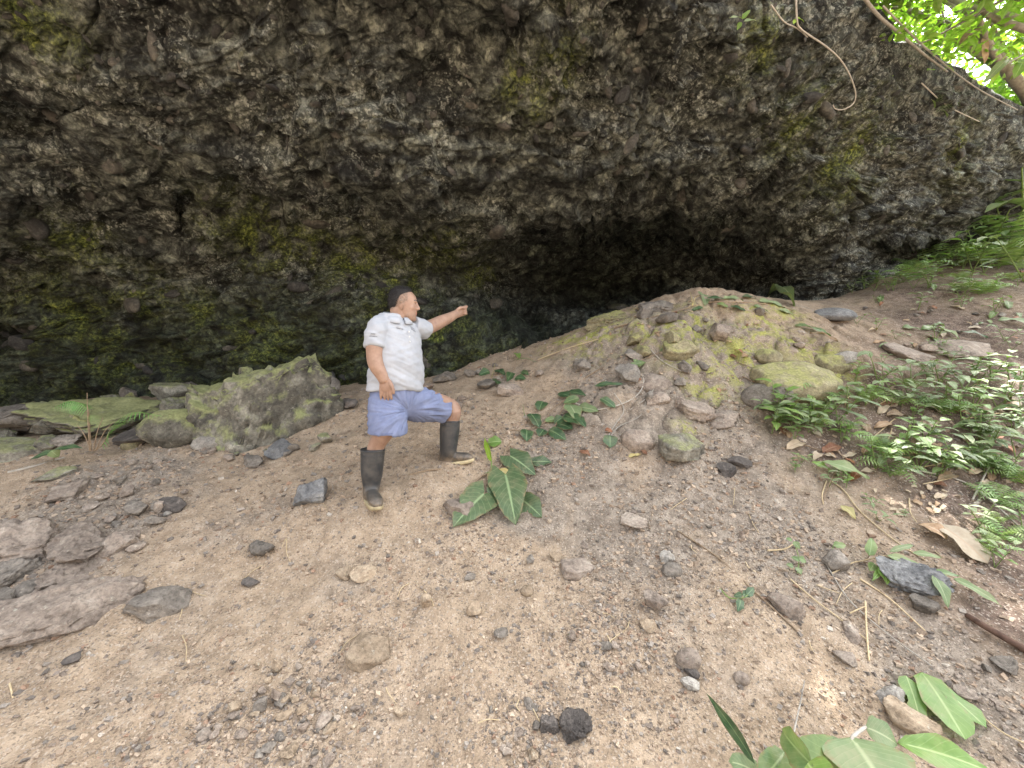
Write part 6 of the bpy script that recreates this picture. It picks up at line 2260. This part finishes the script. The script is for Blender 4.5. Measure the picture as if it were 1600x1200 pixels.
cliff_stick([(1440, 130), (1480, 165), (1530, 190)], .008, .006, 'root', 'short thin root on the cliff below its right edge', off=.08)
sp_ = empty('cliff_seedling', on_cliff(1160, 30))
tag(sp_, 'small seedling with pale leaves growing from the cliff near its top', 'plant')


def cliff_leaf(parent, b, t, wpx, mat, shape='ovate', off=.10, normal=(0, -.8, .5)):
    p0 = Vector(on_cliff(*b, off))
    p1 = Vector(on_cliff(*t, off + .03))
    L = (p1 - p0).length
    V, Q, UV = leaf_data(L, wpx / F * p0.y, shape, 7, 4, .3, .25, .02, seed=rnd.randint(0, 999))
    me = with_uv('leaf', V, Q, UV)
    me.transform(basis(p0, p1 - p0, normal))
    return link('leaf', me, M[mat], parent)


for b, t, w, mt in [((1160, 30), (1142, 22), 8, 'leaf_pale'), ((1160, 30), (1172, 14), 9, 'leaf_fresh'), ((1162, 34), (1184, 28), 8, 'leaf_pale'), ((1158, 34), (1152, 46), 7, 'leaf_fresh'), ((1245, 28), (1258, 32), 8, 'leaf_bright'), ((1244, 30), (1240, 36), 6, 'leaf_bright')]:
    cliff_leaf(sp_, b, t, w, mt)
fc = empty('cliff_fern', on_cliff(1480, 150))
tag(fc, 'small ferny tuft growing on the cliff below the upper right edge', 'fern')
for k in range(7):
    a = rnd.uniform(2.6, 3.9)
    b0 = (1500, 140 + k * 4)
    pts = [on_cliff(b0[0] + math.cos(a) * 44 * q, b0[1] + math.sin(a) * 12 * q + 12 * q * q, .10 + .06 * q) for q in (0, .35, .7, 1)]
    link('frond', frond_mesh(pts, .07, 10, up=(0, -.6, .8)), M['fern'], fc)
for b, t in [((1455, 155), (1464, 166)), ((1472, 172), (1484, 180))]:
    cliff_leaf(fc, b, t, 7, 'leaf_pale')

# ------------------------------------------------------------------ trees beyond the cliff's edge
GAPS = [P(1425, 782, 3.05), P(1385, 775, 3.05), P(1460, 770, 3.1), P(1290, 1065, 1.86), P(1330, 1105, 1.75), P(1270, 1040, 1.9), P(1430, 625, 3.9), P(1510, 615, 4.0), P(1590, 620, 4.0), P(1590, 975, 2.1), P(1560, 860, 2.6), P(1590, 440, 6.4), P(1560, 420, 6.9), P(1590, 700, 3.5)]  # ground spots to keep sunlit; crown leaves on their sun lines are dropped
GAP_R = [.26, .16, .16, .13, .10, .08, .32, .38, .4, .14, .2, .5, .5, .35]


def leaf_cloud(n, centres, size, seed, gaps=True):
    """Many folded leaf blades spread in clumps; the light falls through between them."""
    g = np.random.default_rng(seed)
    cs = np.array([c[:3] for c in centres])
    rs = np.array([c[3] for c in centres])
    w = rs ** 2.2
    k = g.choice(len(cs), n, p=w / w.sum())
    d = g.normal(size=(n, 3))
    d /= np.linalg.norm(d, axis=1)[:, None]
    pos = cs[k] + d * (rs[k] * g.random(n) ** .45)[:, None] * np.array([1, 1, .62])
    # gather into twigs
    tw = g.normal(size=(n, 3)) * .05
    pos = np.round(pos / .16) * .16 + g.normal(size=(n, 3)) * .07 + tw
    if gaps:
        sd = np.array(sun_dir)
        keep = np.ones(n, bool)
        for q, r in zip(GAPS, GAP_R):
            rel = pos - np.array(q)
            t = rel @ sd
            dist = np.linalg.norm(rel - t[:, None] * sd, axis=1)
            keep &= dist > r
        pos = pos[keep]
        n = len(pos)
    L = size * g.uniform(.6, 1.2, n)
    y = g.normal(size=(n, 3)) * np.array([1, 1, .45])
    y[:, 2] -= .25
    y /= np.linalg.norm(y, axis=1)[:, None]
    nn = g.normal(size=(n, 3)) * .55 + np.array([0, 0, 1.0])
    nn -= y * (nn * y).sum(1)[:, None]
    nn /= np.linalg.norm(nn, axis=1)[:, None]
    x = np.cross(y, nn)
    # six points: base, two left, two right, tip, folded along the rib
    def pt(u, v, h):
        return pos + x * (u * L)[:, None] + y * (v * L)[:, None] + nn * (h * L)[:, None]
    V = np.stack([pt(0, 0, 0), pt(-.2, .35, .05), pt(-.16, .7, .03), pt(0, 1.0, -.08), pt(.16, .7, .03), pt(.2, .35, .05), pt(0, .5, -.02)], 1)
    Q = np.array([[0, 6, 1, 1], [0, 5, 6, 6]])
    tri = np.array([[0, 6, 1], [1, 6, 2], [2, 6, 3], [3, 6, 4], [4, 6, 5], [5, 6, 0]])
    T = (np.arange(n)[:, None, None] * 7 + tri[None]).reshape(-1, 3)
    UV = np.tile(np.array([[.2, .3]] * 7), (n, 1))
    return V.reshape(-1, 3), T, UV


def tree(base, crown_c, label, nleaf, size, seed, trunk_r=.12, limbs=5, mat='tree_leaf'):
    g = np.random.default_rng(seed)
    base = np.array(base, float)
    root = empty('tree', base)
    tag(root, label, 'tree')
    V, T, UV = leaf_cloud(nleaf, crown_c, size, seed)
    me = with_uv('crown', V, T, UV, False)
    link('crown', me, M[mat], root)
    top = np.mean([c[:3] for c in crown_c], axis=0)
    tr = Geo()
    pts = [base + (top - base) * q + g.normal(size=3) * .12 * (q > 0) for q in (0, .3, .6, .85, 1)]
    tr.tube(pts, np.linspace(trunk_r, trunk_r * .3, 5), 12, sub=5)
    tk = link('trunk', tr.mesh('trunk'), M['bark'], root)
    for i in range(min(limbs, len(crown_c))):
        c = np.array(crown_c[i][:3])
        st = base + (top - base) * g.uniform(.45, .8)
        li = Geo()
        li.tube([st, (st + c) / 2 + g.normal(size=3) * .15 + np.array([0, 0, .1]), c], [trunk_r * .45, trunk_r * .28, .012], 8, sub=5)
        link('limb', li.mesh('limb'), M['bark'], root)
        for _ in range(5):
            e = c + g.normal(size=3) * crown_c[i][3] * .5
            li = Geo()
            li.tube([c + (st - c) * g.uniform(0, .3), (c + e) / 2 + g.normal(size=3) * .08, e], [.018, .011, .005], 5, sub=3)
            link('branch', li.mesh('branch'), M['bark'], tk)
    return root


def gp_at(x, y):
    return (x, y, float(ground_h(np.array([x]), np.array([y]))[0]))


def clumps(c, R, n, r0, r1, seed, sq=.7):
    g = np.random.default_rng(seed)
    out = []
    for _ in range(n):
        d = g.normal(size=3)
        d /= np.linalg.norm(d)
        p = np.array(c) + d * R * g.random() ** .4 * np.array([1, 1, sq])
        out.append((*p, g.uniform(r0, r1)))
    return out


tree(gp_at(13.4, 9.4), clumps((8.6, 7.6, 8.6), 2.6, 15, .8, 1.4, 31), 'leafy tree beyond the cliff edge whose crown reaches over the right slope', 6000, .19, 41, .16, 7)
tree(gp_at(12.5, 12.0), clumps((12.2, 11.0, 9.4), 3.2, 13, 1.0, 1.7, 32), 'bright green tree standing farther back beyond the cliff edge', 6500, .24, 42, .18, 6)
tree(gp_at(7.6, 5.2), clumps((6.6, 4.8, 7.6), 2.3, 13, .7, 1.2, 33), 'tree leaning over the right slope just outside the photo', 3500, .19, 43, .13, 6)
tree(gp_at(7.5, 2.6), clumps((4.5, 4.6, 7.4), 1.7, 12, .6, 1.1, 34), 'tree at the right whose twigs shade the lower right slope', 10000, .18, 44, .12, 6)  # crown put above the frame, on the sun line, to shade this slope
# the pale bough crossing the upper right corner, with its broad leaves
bo = empty('bough', P(1600, 30, 6.0))
tag(bo, 'pale leaning bough with broad sunlit leaves in the top right corner', 'bough')
g_ = Geo()
g_.tube([P(1440, -30, 6.6), P(1490, 0, 6.4), P(1545, 16, 6.2), P(1600, 28, 6.0), P(1720, 60, 5.8)], [.03, .035, .04, .045, .05], 10, sub=5)
link('limb', g_.mesh('limb'), M['root'], bo)
g_ = Geo()
g_.tube([P(1720, 60, 5.8), P(1640, 70, 5.7), P(1590, 90, 5.6), P(1545, 118, 5.5)], [.03, .02, .012, .006], 8, sub=5)
link('twig', g_.mesh('twig'), M['root'], bo)


def bough_leaf(b, t, w, mat, Y=5.5, shape='ovate', normal=(0, -.6, .6)):
    p0, p1 = Vector(P(*b, Y)), Vector(P(*t, Y - .08))
    V, Q, UV = leaf_data((p1 - p0).length, w / F * Y, shape, 8, 4, .35, .25, .02, seed=rnd.randint(0, 999))
    me = with_uv('leaf', V, Q, UV)
    me.transform(basis(p0, p1 - p0, normal))
    return link('leaf', me, M[mat], bo)


for b, t, w, mt in [((1592, 88), (1558, 62), 14, 'leaf_bright'), ((1575, 92), (1542, 122), 13, 'leaf_pale'), ((1600, 70), (1578, 48), 12, 'leaf_bright'), ((1600, 92), (1588, 118), 16, 'leaf_fresh'), ((1560, 108), (1550, 128), 8, 'leaf_bright'),
                    ((1610, 60), (1585, 64), 14, 'leaf_fresh'), ((1590, 42), (1556, 50), 12, 'leaf_pale'), ((1545, 20), (1520, 34), 12, 'leaf_fresh'), ((1530, 44), (1502, 62), 15, 'leaf_dry'), ((1535, 60), (1544, 96), 12, 'leaf_dry'), ((1500, 40), (1520, 40), 10, 'leaf_dry'), ((1580, 100), (1602, 96), 12, 'leaf_bright')]:
    bough_leaf(b, t, w, mt)


# ------------------------------------------------------------------ labels that single out each of the repeated things
MARKS = [('the huge boulder', 415, 640), ('the blue grey triangular stone', 494, 765), ('the flat grey angular stone', 240, 925), ('the large flat tan stone', 588, 1000), ('the touching pair of tan stones', 555, 893),
         ('the charred lump', 890, 1125), ('the pear-shaped pale stone', 1075, 1020), ('the large grey block', 1416, 885), ('the upright grey stone', 1300, 875), ('the lobed green leaf', 1480, 1100), ('the whitish stone', 1392, 1080),
         ('the greenish white rock', 1065, 687), ('the black angular stone', 1128, 730), ('the big leaves', 780, 775), ('the creeping vine', 880, 650), ('the raised boot', 710, 700), ('the standing boot', 583, 760), ('the bent knee', 715, 640),
         ('the big mossy boulder', 1240, 585), ('the dark rounded boulder', 1198, 612), ('the upper yellow-green stone', 996, 526), ('the mound crest', 1140, 468), ('the log-shaped stone', 1305, 488), ('the dry tan leaf', 1500, 850),
         ('the sunny patch', 1425, 782), ('the sunny patch right end', 1470, 790), ('the plant bed middle', 1430, 660), ('the plant bed top', 1470, 605), ('the plant bed right end', 1570, 680), ('the pale arching leaf', 1322, 735), ('the cliff recess', 1440, 405), ('the long low brown rock', 1500, 535), ('the cracked outcrop', 90, 840), ('the long dusty slab', 95, 930), ('the tall fern', 146, 670), ('the rounded outcrop lump', 110, 765), ('the greenish flat stone', 95, 735), ('the outcrop right end', 190, 835), ('the low seedling', 85, 705), ('the rounded dark boulder', 275, 660), ('the far left ledge end', 20, 650),
         ('the drooping plant', 1320, 1180), ('the gravel patch centre', 440, 1100), ('the gravel patch top', 420, 1040), ('the gravel patch right end', 545, 1150), ('the gravel patch left end', 345, 1120), ('the hillside bush top', 1590, 370), ('the low mossy hillside', 1500, 440), ('the right edge slope', 1590, 450), ('the grass blade foot', 860, 1170), ('the dark brown stick', 1550, 985), ('the tan shard', 665, 940), ('the jagged grey rock', 1022, 935), ('the speckled grey cobble', 1050, 885), ('the half-buried grey slab', 905, 875),
         ('the grass blade', 1140, 1140), ('the lone ribbed seedling', 1160, 940), ('the dark upper shard', 270, 785), ('the dusty flat stone', 1226, 940), ('the short grey twig', 1535, 752)]
NOUN = {'stones of the bottom left gravel patch': 'loose gravel stone', 'rubble around the cracked outcrop': 'grey rubble stone', 'rocks heaped on the left ledge': 'cracked mossy ledge rock', 'stones along the foot of the huge boulder': 'small stone', 'chips on the gravel slope': 'stone chip',
        'stones of the middle gravel streak': 'gravel stone', 'stones of the bottom centre gravel streak': 'gravel stone', 'chips of the lower right slope': 'stone chip', 'stones bedded in the mound': 'bedded weathered stone',
        'stones behind the man': 'small shaded stone', 'stones on the upper right slope': 'stone', 'loose straws on the soil': 'thin dry straw', 'ferns on the right slope': 'small fern', 'herbs on the right slope': 'leafy herb',
        'pale herbs on the right slope': 'pale leafy herb', 'herbs at the left edge of the slope plants': 'leafy herb', 'plants by the dry tan leaf': 'small plant', 'hillside plants at the cliff foot': 'hillside plant',
        'plants by the recess at the cliff foot': 'small green plant', 'dry leaves on the right slope': 'dry brown leaf', 'fallen leaves on the upper right slope': 'fallen leaf', 'leaf scraps in the sunny patch': 'pale leaf scrap', 'leaf scraps on the mound': 'dry leaf scrap', 'tall plants on the far right bank': 'tall leafy plant', 'seedlings on the upper right slope': 'thin seedling', 'seedlings above the large grey block': 'thin seedling', 'dead twigs on the right slope': 'thin dead twig'}
ORD = ['nearest', 'second nearest', 'third nearest', 'fourth nearest', 'fifth nearest', 'sixth nearest', 'seventh nearest', 'eighth nearest', 'ninth nearest', 'tenth nearest', 'eleventh nearest', 'twelfth nearest']


def relabel():
    items = {}
    for o in COL.objects:
        if o.get('group') in NOUN and 'category' in o:
            if o.type == 'MESH' and o.location.length < 1e-6:
                c = np.mean([v.co[:] for v in o.data.vertices], axis=0)
            else:
                c = np.array(o.matrix_basis.translation)
            px, py = c[0] / c[1] * F + 800, 600 - (c[2] - CZ) / c[1] * F
            best = sorted((math.hypot(px - mx, (py - my) * 1.2), nm, mx, my) for nm, mx, my in MARKS)[0]
            d, nm, mx, my = best
            dx, dy = px - mx, (py - my) * 1.2
            rel = ('right of' if dx > 0 else 'left of') if abs(dx) > abs(dy) else ('below' if dy > 0 else 'above')
            items.setdefault((NOUN[o['group']], rel, nm), []).append((d, o))
    for (noun, rel, nm), lst in items.items():
        lst.sort(key=lambda t: t[0])
        if len(lst) == 1:
            lst[0][1]['label'] = '%s just %s %s' % (noun, rel, nm)
            continue
        for i, (d, o) in enumerate(lst):
            if i < len(ORD):
                o['label'] = '%s %s %s, %s to it' % (noun, rel, nm, ORD[i])
            else:
                o['label'] = '%s farther out %s %s' % (noun, rel, nm)


relabel()
